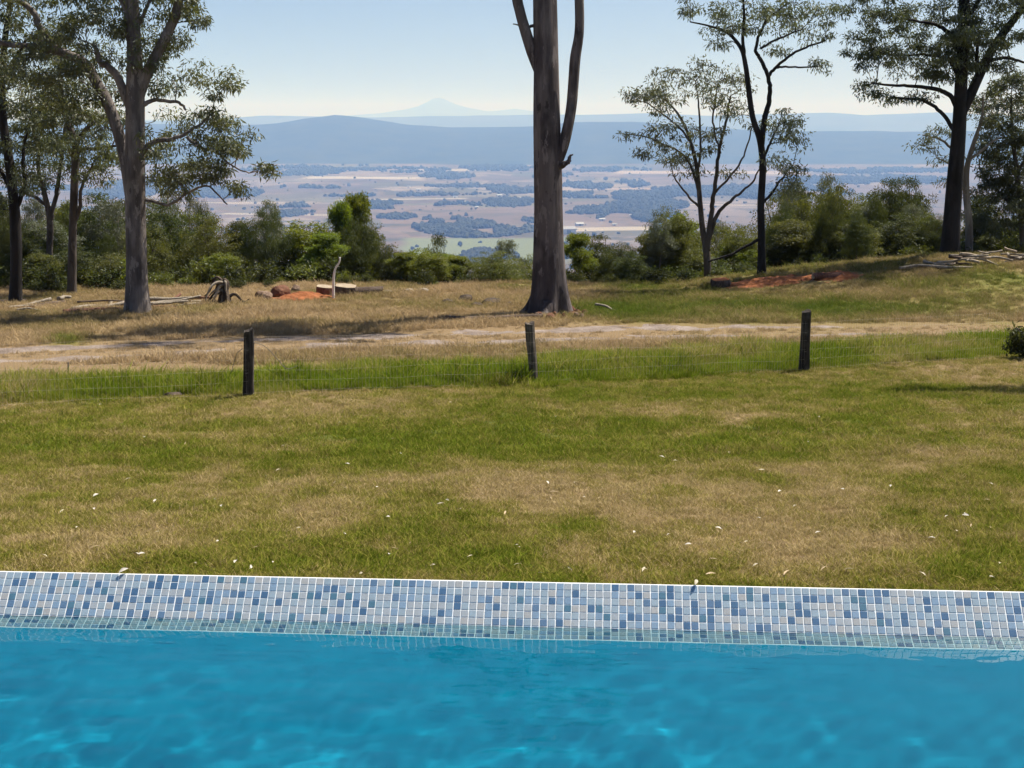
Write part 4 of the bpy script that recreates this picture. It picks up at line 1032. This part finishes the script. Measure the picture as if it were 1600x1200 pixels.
M_CUT_AND_LIT = wood_mat('sawn_and_sunlit_face', (.26, .20, .14), (.36, .29, .21), (.45, .37, .28))  # sawn wood; on the log blocks its paleness stands for sunlight
M_CUTRED = wood_mat('red_sawn_face', (.26, .09, .035), (.35, .13, .05), (.42, .19, .09))
M_LOGBARK = wood_mat('log_bark', (.05, .036, .028), (.10, .07, .055), (.17, .13, .10))
M_LOGRED = wood_mat('red_log_bark', (.09, .04, .026), (.16, .075, .05), (.24, .13, .09))
M_STICK = wood_mat('bleached_stick', (.16, .13, .10), (.27, .23, .18), (.40, .35, .29))

def rock(name, px, py, wpx, hpx, seed, mat, label, rot=0, cat='boulder', depth=.8, group=None):
    b = ground_hit(px, py); d = b[1]; w = wpx/FPX*d/2; h = hpx/FPX*d
    o = obj(name, rock_mesh(name, seed, (w, w*depth, h/1.4), mat), None, b + np.array([0, 0, h*.30])); o.rotation_euler.z = rot
    tag(o, label, cat, group); return o
rock('boulder', 412, 468, 30, 15, 1, M_ROCK, 'brown angular boulder beside the gnarled root stump')
rock('boulder', 440, 464, 34, 20, 2, M_REDROCK, 'reddish boulder with a sloping top against the red soil')
rock('boulder', 462, 457, 16, 14, 6, M_ROCK, 'small boulder half buried at the back of the red soil mound')
rock('stone', 606, 459, 18, 7, 3, M_PALE, 'pale stone at the right end of the cut logs', cat='stone')
rock('stone', 638, 458, 20, 8, 4, M_PALE, 'flat pale stone on the grass below the bright bushes', cat='stone')
rock('stone', 662, 457, 18, 7, 5, M_PALE, 'rounded pale stone farthest right of the cut logs', cat='stone')
CL = 'clods of dark earth left of the big trunk'
for px, py, w, h, s in ((700, 474, 24, 8, 31), (728, 472, 26, 13, 32), (768, 474, 34, 9, 33), (745, 478, 20, 6, 34), (690, 478, 12, 5, 35), (795, 476, 14, 5, 36)):
    rock('earth_clod', px, py, w, h, s, M_CLOD, 'dark clod of earth on the grass left of the big bare trunk', cat='clod', group=CL)
rock('earth_clod', 272, 621, 36, 9, 38, M_CLOD, 'dark clump of earth at the near edge of the long grass', cat='clod')
BR = 'bark rubble round the big trunk'
for k in range(26):
    px = 838 + 76*rng.random(); py = 487 + 12*rng.random()
    rock('bark_chunk', px, py, 8 + 9*rng.random(), 6 + 5*rng.random(), 50+k, M_REDROCK if k % 3 else M_ROCK, 'chunk of fallen bark heaped at the foot of the big bare trunk', rng.random()*3, 'bark', group=BR)

def mound(name, px, py, wpx, dpx, h, seed, mat, label, cat='soil'):
    c = ground_hit(px, py); d = c[1]; rx = wpx/FPX*d/2; ry = dpx
    u = np.linspace(-1, 1, 44); X, Yv, F = grid(u, u); rr = np.sqrt(X*X + Yv*Yv)
    Xw = c[0] + X*rx; Yw = c[1] + Yv*ry
    Zw = gz(Xw, Yw) + h*(np.exp(-rr**2*2.2) - .16) + (fbm(Xw*2.2, Yw*2.2, seed) - .5)*h*1.1 + (vnoise(Xw*9, Yw*9, seed) - .5)*.05
    Zw = np.where(rr > .95, gz(Xw, Yw) - .12, Zw)
    o = obj(name, mesh_np(name, np.stack([Xw, Yw, Zw], 1) - c, F, [mat], smooth=False), None, c); tag(o, label, cat); return o
mound('soil_mound', 474, 466, 130, 1.0, .20, 141, M_RED, 'low mound of orange red soil below the cut logs')
mound('soil_mound', 1200, 440, 150, 1.2, .18, 142, M_RED, 'scraped red soil around the foot of the slender dark tree')
mound('soil_mound', 1300, 433, 110, 1.1, .14, 143, M_RED, 'thin spread of red soil beside the pale topped timber block')

def log(name, px, py, lpx, rpx, rot, bark, cut, label, cat='log', tilt=0.0, group=None, seed=1, squash=1.0):
    """a sawn log lying on the ground: bark and two sawn ends as parts"""
    b = ground_hit(px, py); d = b[1]; L = lpx/FPX*d; r = rpx/FPX*d; rg = np.random.default_rng(seed)
    e = empty(name, b + np.array([0, 0, r*.8*squash])); e.rotation_euler = (0, tilt, rot)
    n = 9; S = 16; th = np.linspace(0, 2*np.pi, S, endpoint=False); xs_ = np.linspace(-L/2, L/2, n); V = np.zeros((n, S, 3)); prof = r*(1 + rg.normal(0, .06, S))
    for i in range(n):
        rr = prof*(1 + rg.normal(0, .03, S))
        V[i] = np.stack([np.full(S, xs_[i]) + (rg.normal(0, .012, S) if i in (0, n-1) else 0), rr*np.cos(th), rr*np.sin(th)*squash], 1)
    i, j = np.meshgrid(np.arange(n-1), np.arange(S), indexing='ij'); j2 = (j+1) % S
    g = Geo(); g.add(V.reshape(-1, 3), np.stack([i*S+j, i*S+j2, (i+1)*S+j2, (i+1)*S+j], -1).reshape(-1, 4)); obj('bark', g.mesh('bark', [bark]), e)
    for k in (0, n-1):
        g = Geo(); jj = np.arange(S); c = V[k].mean(0) + np.array([(.01 if k else -.01), 0, 0])
        t = np.stack([jj, (jj+1) % S, np.full(S, S)], 1); g.add(np.vstack([V[k], c]), None, t if k else t[:, ::-1]); obj('sawn_end', g.mesh('sawn_end', [cut], False), e)
    tag(e, label, cat, group); return e
def block(name, px, py, wpx, hpx, mat_top, mat_side, label, rot=0, depth=.9, cat='log', seed=1, tilt=0.0):
    """a short chunk of trunk split flat on top: side and sawn top as parts; cream tops paint in sunlight"""
    b = ground_hit(px, py); d = b[1]; w = wpx/FPX*d/2; h = hpx/FPX*d; rg = np.random.default_rng(seed)
    e = empty(name, b); e.rotation_euler = (0, tilt, rot); S = 18; th = np.linspace(0, 2*np.pi, S, endpoint=False)
    sq = (1/np.maximum(np.abs(np.cos(th)), np.abs(np.sin(th))))**.7 * (1 + rg.normal(0, .05, S))
    rows = []
    for t, f in ((-.12, 1.0), (.25, 1.03), (.6, 1.02), (.92, .98), (1.0, .94)):
        zz = h*t + (0 if t < .9 else 1) * .12*h*np.cos(th - 2.4)
        rows.append(np.stack([w*sq*f*np.cos(th), w*depth*sq*f*np.sin(th), zz + 0*th], 1))
    V = np.concatenate(rows); n = len(rows); i, j = np.meshgrid(np.arange(n-1), np.arange(S), indexing='ij'); j2 = (j+1) % S
    g = Geo(); g.add(V, np.stack([i*S+j, i*S+j2, (i+1)*S+j2, (i+1)*S+j], -1).reshape(-1, 4)); obj('side', g.mesh('side', [mat_side], False), e)
    g = Geo(); jj = np.arange(S); g.add(np.vstack([rows[-1], rows[-1].mean(0)]), None, np.stack([jj, (jj+1) % S, np.full(S, S)], 1)); obj('sunlit_sawn_top', g.mesh('sunlit_sawn_top', [mat_top], False), e)
    tag(e, label, cat); return e
block('cut_log', 508, 462, 26, 15, M_CUT_AND_LIT, M_LOGRED, 'rounded reddish cut log with a sunlit cream top beside the white bent stick', seed=1)  # cream top is sunlight put into the colour
block('cut_log', 541, 462, 34, 16, M_CUT_AND_LIT, M_LOGBARK, 'dark square cut log with a sunlit pale flat top between two other logs', seed=2)  # pale top and dark side paint in sunlight and backlit shade
log('cut_log', 577, 461, 42, 7.5, R(18), M_LOGBARK, M_CUT_AND_LIT, 'pale split log lying along the grass at the end of the cut logs', seed=3)
block('cut_log', 1127, 449, 28, 13, M_CUTRED, M_LOGBARK, 'orange topped log chunk alone on the grass left of the red soil', seed=4, tilt=R(-8), rot=R(15))
log('cut_log', 1292, 436, 46, 5.5, R(8), M_LOGRED, M_CUT_AND_LIT, 'reddish timber block with a pale top on the spread red soil', seed=5)

# white bent stick
b = ground_hit(521, 466); d = b[1]
g = Geo(); p = catmull([at(521, 468, d) - b, at(521, 450, d) - b, at(521.5, 432, d) - b, at(524, 420, d) - b, at(530, 410, d) - b, at(531, 402, d) - b], 6)
tube(g, p, np.linspace(.042, .022, len(p)), 8, 0, .05)
tag(obj('bent_stick', g.mesh('bent_stick', [simple_mat('white_stick', (.72, .68, .62), .7, 12)]), None, b), 'white bent stick standing upright between the cut logs', 'stick')

# gnarled root stump
b = ground_hit(352, 474); d = b[1]; e = empty('root_stump', b); rg = np.random.default_rng(5)
g = Geo(); tube(g, catmull([(0, 0, -.15), (.0, 0, .12), (-.03, 0, .32), (.03, .02, .52), (.0, 0, .70)], 5), np.interp(np.linspace(0, 1, 21), [0, .3, .6, .85, 1], [.22, .17, .12, .11, .04]), 16, 0, .22, 9)
obj('stump', g.mesh('stump', [M_CLOD]), e)
for k in range(17):
    a = rg.random()*6.28; l = rg.uniform(.25, .7); z0 = rg.uniform(.05, .62)
    g = Geo(); c, s_ = math.cos(a), math.sin(a)
    p = catmull([(0, 0, z0), (c*l*.4, s_*l*.4, z0 + rg.uniform(-.05, .2)), (c*l*.75, s_*l*.75, z0*.6 + rg.uniform(-.1, .12)), (c*l, s_*l, max(.02, z0*.3 + rg.uniform(-.1, .1)))], 5)
    tube(g, p, np.linspace(.05, .014, len(p)), 8, 0, .15, k); obj('root', g.mesh('root', [M_STICK if k % 2 else M_CLOD]), e)
tag(e, 'gnarled black and bleached root stump upended at the edge of the thicket', 'stump')

# fallen branches and timber
def stick(name, x, y, z, L, r, rot, tilt, mat, label, cat, group, seed):
    rg = np.random.default_rng(seed); g = Geo()
    p = catmull([(t*L - L/2, rg.normal(0, .05*L)*(0 < t < 1), rg.normal(0, .02*L)) for t in (0, .3, .62, 1)], 5)
    tube(g, p, np.linspace(r, r*rg.uniform(.45, .9), len(p)), 8, 0, .12, seed)
    o = obj(name, g.mesh(name, [mat]), None, (x, y, z)); o.rotation_euler = (0, tilt, rot); tag(o, label, cat, group)
rg = np.random.default_rng(77)
for k in range(26):
    px = rg.uniform(-10, 345); py = rg.uniform(474, 492) - .012*px; p = ground_hit(px, py); r = rg.uniform(.03, .085)
    L_ = rg.uniform(.5, 1.7)
    stick('fallen_branch', p[0], p[1], p[2] + r*.8 + (.1 if k % 3 == 0 else 0), L_, r*.85, rg.normal(0, .8), rg.normal(0, .06), (M_STICK, M_LOGBARK, M_STICK, M_LOGRED)[k % 4],
          ('long ' if L_ > 1.1 else 'short ') + ('thick ' if r > .057 else 'thin ') + ('bleached', 'dark', 'bleached', 'reddish')[k % 4] + ' fallen branch lying in the litter below the left thicket', 'branch', 'branches below the left thicket', 700+k)
lt = rg.uniform(.35, 1.3, 26)
for k in range(26):
    px = rg.uniform(1465, 1610); f = rg.random(); py = 420 - .07*(px-1465) - 4*f; p = ground_hit(px, py); r = rg.uniform(.035, .09)
    stick('timber_offcut', p[0], p[1], p[2] + r + .30*f*min(1, (px-1465)/60), lt[k], r*.7, rg.normal(.1, .6), rg.normal(0, .14), (M_STICK, M_CUT_AND_LIT, M_STICK, M_LOGBARK)[k % 4],
          ('long ' if lt[k] > .85 else 'short ') + ('bleached', 'yellow', 'bleached', 'dark')[k % 4] + ' length of cut timber in the heap by the thick black trunk', 'timber', 'timber heap', 760+k)
p = ground_hit(1462, 424)
stick('fallen_branch', p[0], p[1], p[2] + .12, 2.2, .05, R(3), 0, M_STICK, 'long bleached branch lying in front of the thick black trunk', 'branch', None, 801)
p = ground_hit(955, 488)
stick('fallen_branch', p[0], p[1], p[2] + .1, 1.0, .035, R(-35), R(12), M_STICK, 'short pale broken branch on the grass right of the big trunk', 'branch', None, 802)
p = ground_hit(772, 500)
stick('surface_root', p[0], p[1], p[2] + .06, 2.4, .10, R(8), R(-1), M_LOGBARK, 'long dark root running along the ground left of the big trunk', 'root', None, 803)

# dark shrub at the picture's right edge
b = ground_hit(1597, 560); e = empty('shrub', b); rg = np.random.default_rng(61); g = Geo(); gt = Geo()
tube(gt, [(0, 0, -.1), (.02, 0, .25), (.05, 0, .5)], [.03, .025, .015], 6); obj('stem', gt.mesh('stem', [B_SLIM]), e)
T = ell_points(np.array([0, 0, .32]), np.array([.28, .28, .3]), 40, rg, .2); grow(g, np.array([[0, 0, .1], [.02, 0, .25], [.04, 0, .45]]), np.array([.02, .02, .02]), T, rg, 0, .012, 4)
leaves(g, T, np.full(len(T), .13), 45, .08, .03, rg, 1, .2, .8); obj('foliage', g.mesh('foliage', [B_SLIM, L_SHEOAK], False), e)
tag(e, 'small dark shrub at the end of the long grass strip', 'shrub')

# ------------------------------------------------------------------ leaf litter on the lawn, leaf by leaf
M_LEAF = [simple_mat('cream_leaf', (.40, .35, .25), .7, 30), simple_mat('white_bark_flake', (.50, .46, .39), .7, 30), simple_mat('tan_leaf', (.36, .27, .16), .7, 30)]
def fallen_mesh(k, L, W, curl):
    g = Geo(); n = 6; t = np.linspace(0, 1, n); w = W*np.sin(np.pi*np.clip(t, .04, .97))**.8*.5
    x_ = (t - .5)*L; z_ = curl*L*np.sin(np.pi*t)*.6 + .003; yb = .08*L*np.sin(2.4*t)
    up = w*.45
    V = np.concatenate([np.stack([x_, yb - w, z_ + up], 1), np.stack([x_, yb, z_], 1), np.stack([x_, yb + w, z_ + up], 1)])
    i = np.arange(n-1); q = np.concatenate([np.stack([i, i+1, n+i+1, n+i], 1), np.stack([n+i, n+i+1, 2*n+i+1, 2*n+i], 1)])
    g.add(V, q); return g.mesh('fallen_leaf', [M_LEAF[k % 3]])
fm = [fallen_mesh(k, L, W, c) for k, (L, W, c) in enumerate(((.052, .013, .08), (.042, .017, .12), (.065, .012, .05), (.035, .016, .15), (.05, .022, .1), (.075, .010, .04)))]
spots = [(607, 873, 4, 1.0), (735, 877, 0, 1.0), (1075, 858, 1, 1.0), (230, 888, 1, .9), (1140, 712, 0, 1.3), (1190, 740, 0, 1.2), (605, 815, 4, 1.1), (1455, 848, 1, 1.1), (1325, 898, 0, 1.2), (1440, 905, 0, 1.1), (1550, 911, 1, 1.0), (1110, 905, 2, 1.2),
         (1230, 903, 2, 1.4), (1360, 915, 0, 1.0), (120, 831, 0, 1.2), (28, 883, 2, 1.2), (435, 740, 3, 1.3), (442, 702, 3, 1.4), (688, 793, 0, 1.0), (1055, 725, 3, 1.1), (540, 768, 3, .9), (300, 660, 2, 1.5), (870, 655, 1, 1.4), (1280, 655, 1, 1.2), (990, 838, 1, 1.0)]
while len(spots) < 130:
    py = 625 + 280*rng.random()**.8; spots.append((rng.uniform(5, 1595), py, int(rng.integers(0, 6)), rng.uniform(.55, 1.1)))
for px, py, k, s in spots:
    p = ground_hit(px, py)
    o = obj('fallen_leaf', fm[k], None, p + np.array([0, 0, .028])); o.rotation_euler = (rng.normal(0, .3), rng.normal(0, .2), rng.normal(0, .9)); o.scale = (s, s, s)
    tag(o, ('narrow cream', 'broad white', 'slender tan', 'small cream', 'broad white', 'slender tan')[k] + ' leaf fallen on the mown lawn', 'leaf', 'leaves fallen on the lawn')

# ------------------------------------------------------------------ pool
YAW = R(-3.6)                                # the far edge runs slightly towards the camera on the right
EDGE = np.array([0.0, 4.49, 0.0])
ex = np.array([math.cos(YAW), math.sin(YAW), 0.0]); ey = np.array([-math.sin(YAW), math.cos(YAW), 0.0])
SL = R(47); TP = .026; ROWS = 9
dn = -ey*math.cos(SL) + np.array([0, 0, -math.sin(SL)])      # down the tiled slope, towards the water
nm = -ey*math.sin(SL) + np.array([0, 0, math.cos(SL)])       # out of the slope
WATER_Z = -6.0*TP*math.sin(SL)
def E(u, v, w=0.0): return EDGE + ex*u + dn*v + nm*w
HALF = 4.2
m, nt, out = new_mat('white_grout'); n1 = noise(nt, pos(nt), 60, 4, .6)
principled(nt, out, ramp(nt, n1, [(.3, (.72, .73, .73)), (.7, (.85, .85, .84))]), .8, bump(nt, n1, .4, .002), .3); M_GROUT = m
m, nt, out = new_mat('pool_plaster'); n1 = noise(nt, pos(nt), 5, 5, .6)
principled(nt, out, ramp(nt, n1, [(.3, (.002, .350, .51)), (.7, (.003, .38, .55))]), .7, None, .2); M_PLASTER = m
M_RENDER = simple_mat('outer_render', (.45, .45, .44), .9, 6)
def box_from(corners, name, mat, parent=None):
    bm = bmesh.new(); vs = [bm.verts.new(c) for c in corners]
    for f in ((0, 1, 2, 3), (7, 6, 5, 4), (0, 4, 5, 1), (1, 5, 6, 2), (2, 6, 7, 3), (3, 7, 4, 0)): bm.faces.new([vs[i] for i in f])
    bmesh.ops.recalc_face_normals(bm, faces=bm.faces)
    me = bpy.data.meshes.new(name); bm.to_mesh(me); bm.free(); me.materials.append(mat)
    o = obj(name, me); 
    if parent: o.parent = parent
    return o
VS = ROWS*TP + .006
FLOOR_Z = -1.45; NEAR = -3.95
def ring(u):   # cross-section of the far wall: inner face with a slope made up to catch sun, tiled slope, thin lip, outer face
    top = E(u, -.0008); foot = E(u, VS); dz = foot[2] - FLOOR_Z + .02
    toe = foot - ey*dz/math.tan(R(56)) - np.array([0, 0, dz])
    return [foot, top, top + ey*.003, top + ey*.009 - np.array([0, 0, .010]), top + ey*.009 - np.array([0, 0, 1.9]), toe - np.array([0, 0, .4]), toe]
a, b_ = ring(-HALF), ring(HALF)
pw = bpy.data.meshes.new('pool_wall'); bm = bmesh.new()
va = [bm.verts.new(c) for c in a]; vb = [bm.verts.new(c) for c in b_]
fcs = []
for i in range(7): fcs.append(bm.faces.new([va[i], vb[i], vb[(i+1) % 7], va[(i+1) % 7]]))
bm.faces.new(va[::-1]); bm.faces.new(vb); bmesh.ops.recalc_face_normals(bm, faces=bm.faces)
for i, mi in enumerate((0, 0, 0, 1, 1, 2, 2)): fcs[i].material_index = mi
bm.to_mesh(pw); bm.free()
for mm in (M_GROUT, M_RENDER, M_PLASTER): pw.materials.append(mm)
pool_wall = tag(obj('pool_wall', pw), 'sloping pool edge faced in blue and white mosaic', 'pool wall', kind='structure')

# mosaic: single tiles proud of the grout
def tile_mat(name, col, var=.12):
    m, nt, out = new_mat(name); p = pos(nt)
    n1 = noise(nt, p, 260, 4, .65); n2 = noise(nt, p, 45, 3, .5)
    c = mixc(nt, n2, tuple(v*(1 - var) for v in col), tuple(min(1, v*(1 + var)) for v in col))
    c = mixc(nt, math_(nt, 'MULTIPLY', ramp(nt, n1, [(.4, (0, 0, 0)), (.65, (1, 1, 1))]), .35), c, tuple(min(1, v*1.5 + .03) for v in col))
    principled(nt, out, c, .45, None, .25); return m
TC = [((.235, .300, .355), .30), ((.285, .315, .345), .26), ((.170, .250, .345), .14), ((.305, .310, .315), .09), ((.050, .112, .205), .11), ((.085, .150, .245), .06), ((.060, .140, .205), .04)]
TM = [tile_mat('mosaic_%d' % k, c) for k, (c, w) in enumerate(TC)]
ts = (TP - .0034)/2; th_ = .0011; bv = .0006
def tile_verts():
    lo = [(-ts, -ts, 0), (ts, -ts, 0), (ts, ts, 0), (-ts, ts, 0)]; mid = [(x_, y_, th_*.6) for x_, y_, _ in lo]
    q = ts - bv; hi = [(-q, -q, th_), (q, -q, th_), (q, q, th_), (-q, q, th_)]
    v = np.array(lo + mid + hi); f = []
    for k in (0, 4): f += [(k+i, k+(i+1) % 4, k+4+(i+1) % 4, k+4+i) for i in range(4)]
    f.append((8, 9, 10, 11)); return v, np.array(f)
tv, tf = tile_verts()
tile_me = [mesh_np('tile', tv, tf, [mm]) for mm in TM]
base_rot = Matrix((tuple(ex), tuple(-dn), tuple(nm))).transposed()
ncol = int(2*HALF/TP) - 2; pk = np.array([w for c, w in TC]); pk /= pk.sum(); rt = np.random.default_rng(99)
cells = []
for i in range(ncol):
    for r_ in range(ROWS):
        k = int(rt.choice(len(TC), p=pk)); c = E((i + .5 - ncol/2)*TP + TP*.2, (r_ + .5)*TP)
        px, py = project(*c); inside = 6 < px < 1594 and c[2] > WATER_Z + .012
        cells.append((c, k, (px if inside else -1e6 + px), rt.normal(0, .012, 3), rt.normal(0, .0003, 2)))
order = sorted(range(len(cells)), key=lambda q: -cells[q][2]); single = set(order[:300])
SV = [[] for _ in TM]; SF = []; g = Geo()
for q, (c, k, _, tl, sh) in enumerate(cells):
    rot = Matrix.Rotation(tl[2], 3, Vector(nm)) @ Matrix.Rotation(tl[0]*.8, 3, Vector(ex)) @ base_rot
    ctr = c + ex*sh[0] + dn*sh[1] + nm*.0002
    if q in single:
        o = obj('tile', tile_me[k], pool_wall); o.matrix_local = Matrix.Translation(Vector(ctr)) @ rot.to_4x4()
    else:
        g.add((np.array(rot) @ tv.T).T + ctr, tf, None, k)
rest = obj('mosaic_tiles', g.mesh('mosaic_tiles', TM, False), pool_wall); rest['kind'] = 'stuff'

# leaves caught on the lip
for u, k, r_, lb in ((-1.32, 1, .4, 'broad white leaf caught on the pool lip above the bluer end of the mosaic'), (.61, 3, 1.1, 'small cream leaf standing on the pool lip in front of the brown lawn patch')):
    o = obj('fallen_leaf', fm[k], None, E(u, -.001) + np.array([0, .002, .008])); o.rotation_euler = (.5, -.3, r_); o.scale = (.8, .8, .8)
    tag(o, lb, 'leaf')

# basin: floor, side walls, near wall and deck
def W(u, v, z): return EDGE + ex*u + ey*v + np.array([0, 0, z])
box_from([W(-HALF, NEAR, FLOOR_Z - .15), W(HALF, NEAR, FLOOR_Z - .15), W(HALF, -.02, FLOOR_Z - .15), W(-HALF, -.02, FLOOR_Z - .15), W(-HALF, NEAR, FLOOR_Z), W(HALF, NEAR, FLOOR_Z), W(HALF, -.02, FLOOR_Z), W(-HALF, -.02, FLOOR_Z)], 'pool_floor', M_PLASTER)['kind'] = 'structure'
for nm_, u0, u1 in (('pool_side_wall', -HALF - .25, -HALF), ('pool_side_wall', HALF, HALF + .25)):
    box_from([W(u0, NEAR - .2, -2.0), W(u1, NEAR - .2, -2.0), W(u1, .02, -2.0), W(u0, .02, -2.0), W(u0, NEAR - .2, .0), W(u1, NEAR - .2, .0), W(u1, .02, .0), W(u0, .02, .0)], nm_, M_PLASTER)['kind'] = 'structure'
box_from([W(-6, NEAR - 3.5, -2.2), W(6, NEAR - 3.5, -2.2), W(6, NEAR, -2.2), W(-6, NEAR, -2.2), W(-6, NEAR - 3.5, .003), W(6, NEAR - 3.5, .003), W(6, NEAR, .003), W(-6, NEAR, .003)], 'pool_deck', simple_mat('deck_stone', (.42, .40, .36), .85, 5))['kind'] = 'structure'

# water: a rippled surface that mirrors the far side and bends the view of the wall below it
m, nt, out = new_mat('pool_water')
fr = N(nt, 'ShaderNodeFresnel'); fr.inputs[0].default_value = 1.33
gl = N(nt, 'ShaderNodeBsdfGlossy'); gl.inputs['Roughness'].default_value = .0
tb = N(nt, 'ShaderNodeBsdfRefraction'); tb.inputs['Color'].default_value = (.80, .96, .98, 1); tb.inputs['Roughness'].default_value = 0.0; tb.inputs['IOR'].default_value = 1.33
ms = N(nt, 'ShaderNodeMixShader'); nt.links.new(fr.outputs[0], ms.inputs[0]); nt.links.new(tb.outputs[0], ms.inputs[1]); nt.links.new(gl.outputs[0], ms.inputs[2]); nt.links.new(ms.outputs[0], out.inputs[0])
M_WATER = m
u_ = np.concatenate([np.linspace(-HALF + .001, -2.2, 30, endpoint=False), np.arange(-2.2, 2.2, .012), np.linspace(2.2, HALF - .001, 30)])
v_ = np.concatenate([np.linspace(NEAR + .001, -1.6, 40, endpoint=False), np.arange(-1.6, -(5.8*TP)*math.cos(SL), .010)])
U, Vv, F = grid(u_, v_)
wv = EDGE + np.outer(U, ex) + np.outer(Vv, ey)
amp = .42 + 1.1*fbm(U*1.1, Vv*1.1, 303, 2)*sstep(1.3, .2, U)
wv[:, 2] = WATER_Z + amp*(.0080*(fbm(U*3.0, Vv*5.0, 301, 2) - .5) +   .0028*(fbm(U*8 + 3, Vv*17, 304, 2) - .5) + .0011*(fbm(U*20, Vv*42, 306, 2) - .5))
water = tag(obj('pool_water', mesh_np('pool_water', wv, F, [M_WATER], smooth=True)), 'clear bright blue pool water', 'water', kind='structure')
sun_data.cycles.is_caustics_light = True
water.cycles.is_caustics_caster = True
for o in [pool_wall] + list(pool_wall.children) + [q for q in COL.objects if q.name.startswith('pool_floor') or q.name.startswith('pool_side')]: o.cycles.is_caustics_receiver = True

# ------------------------------------------------------------------ haze
bm = bmesh.new(); bmesh.ops.create_cube(bm, size=1.0)
for v in bm.verts: v.co = Vector((v.co.x*125000, v.co.y*140000 + 40000, (v.co.z + .5)*1500 - 500))
me = bpy.data.meshes.new('haze'); bm.to_mesh(me); bm.free()
m = bpy.data.materials.new('haze_air'); m.use_nodes = True; nt = m.node_tree; nt.nodes.clear()
out = nt.nodes.new('ShaderNodeOutputMaterial'); pv = nt.nodes.new('ShaderNodeVolumePrincipled')
pv.inputs['Color'].default_value = HAZE_COLOR; pv.inputs['Density'].default_value = HAZE_DENSITY; pv.inputs['Anisotropy'].default_value = 0.0
pv.inputs['Absorption Color'].default_value = (1, 1, 1, 1)
nt.links.new(pv.outputs[0], out.inputs['Volume']); me.materials.append(m)
tag(obj('haze', me), 'pale blue haze filling the air over the valley', 'haze', kind='stuff')
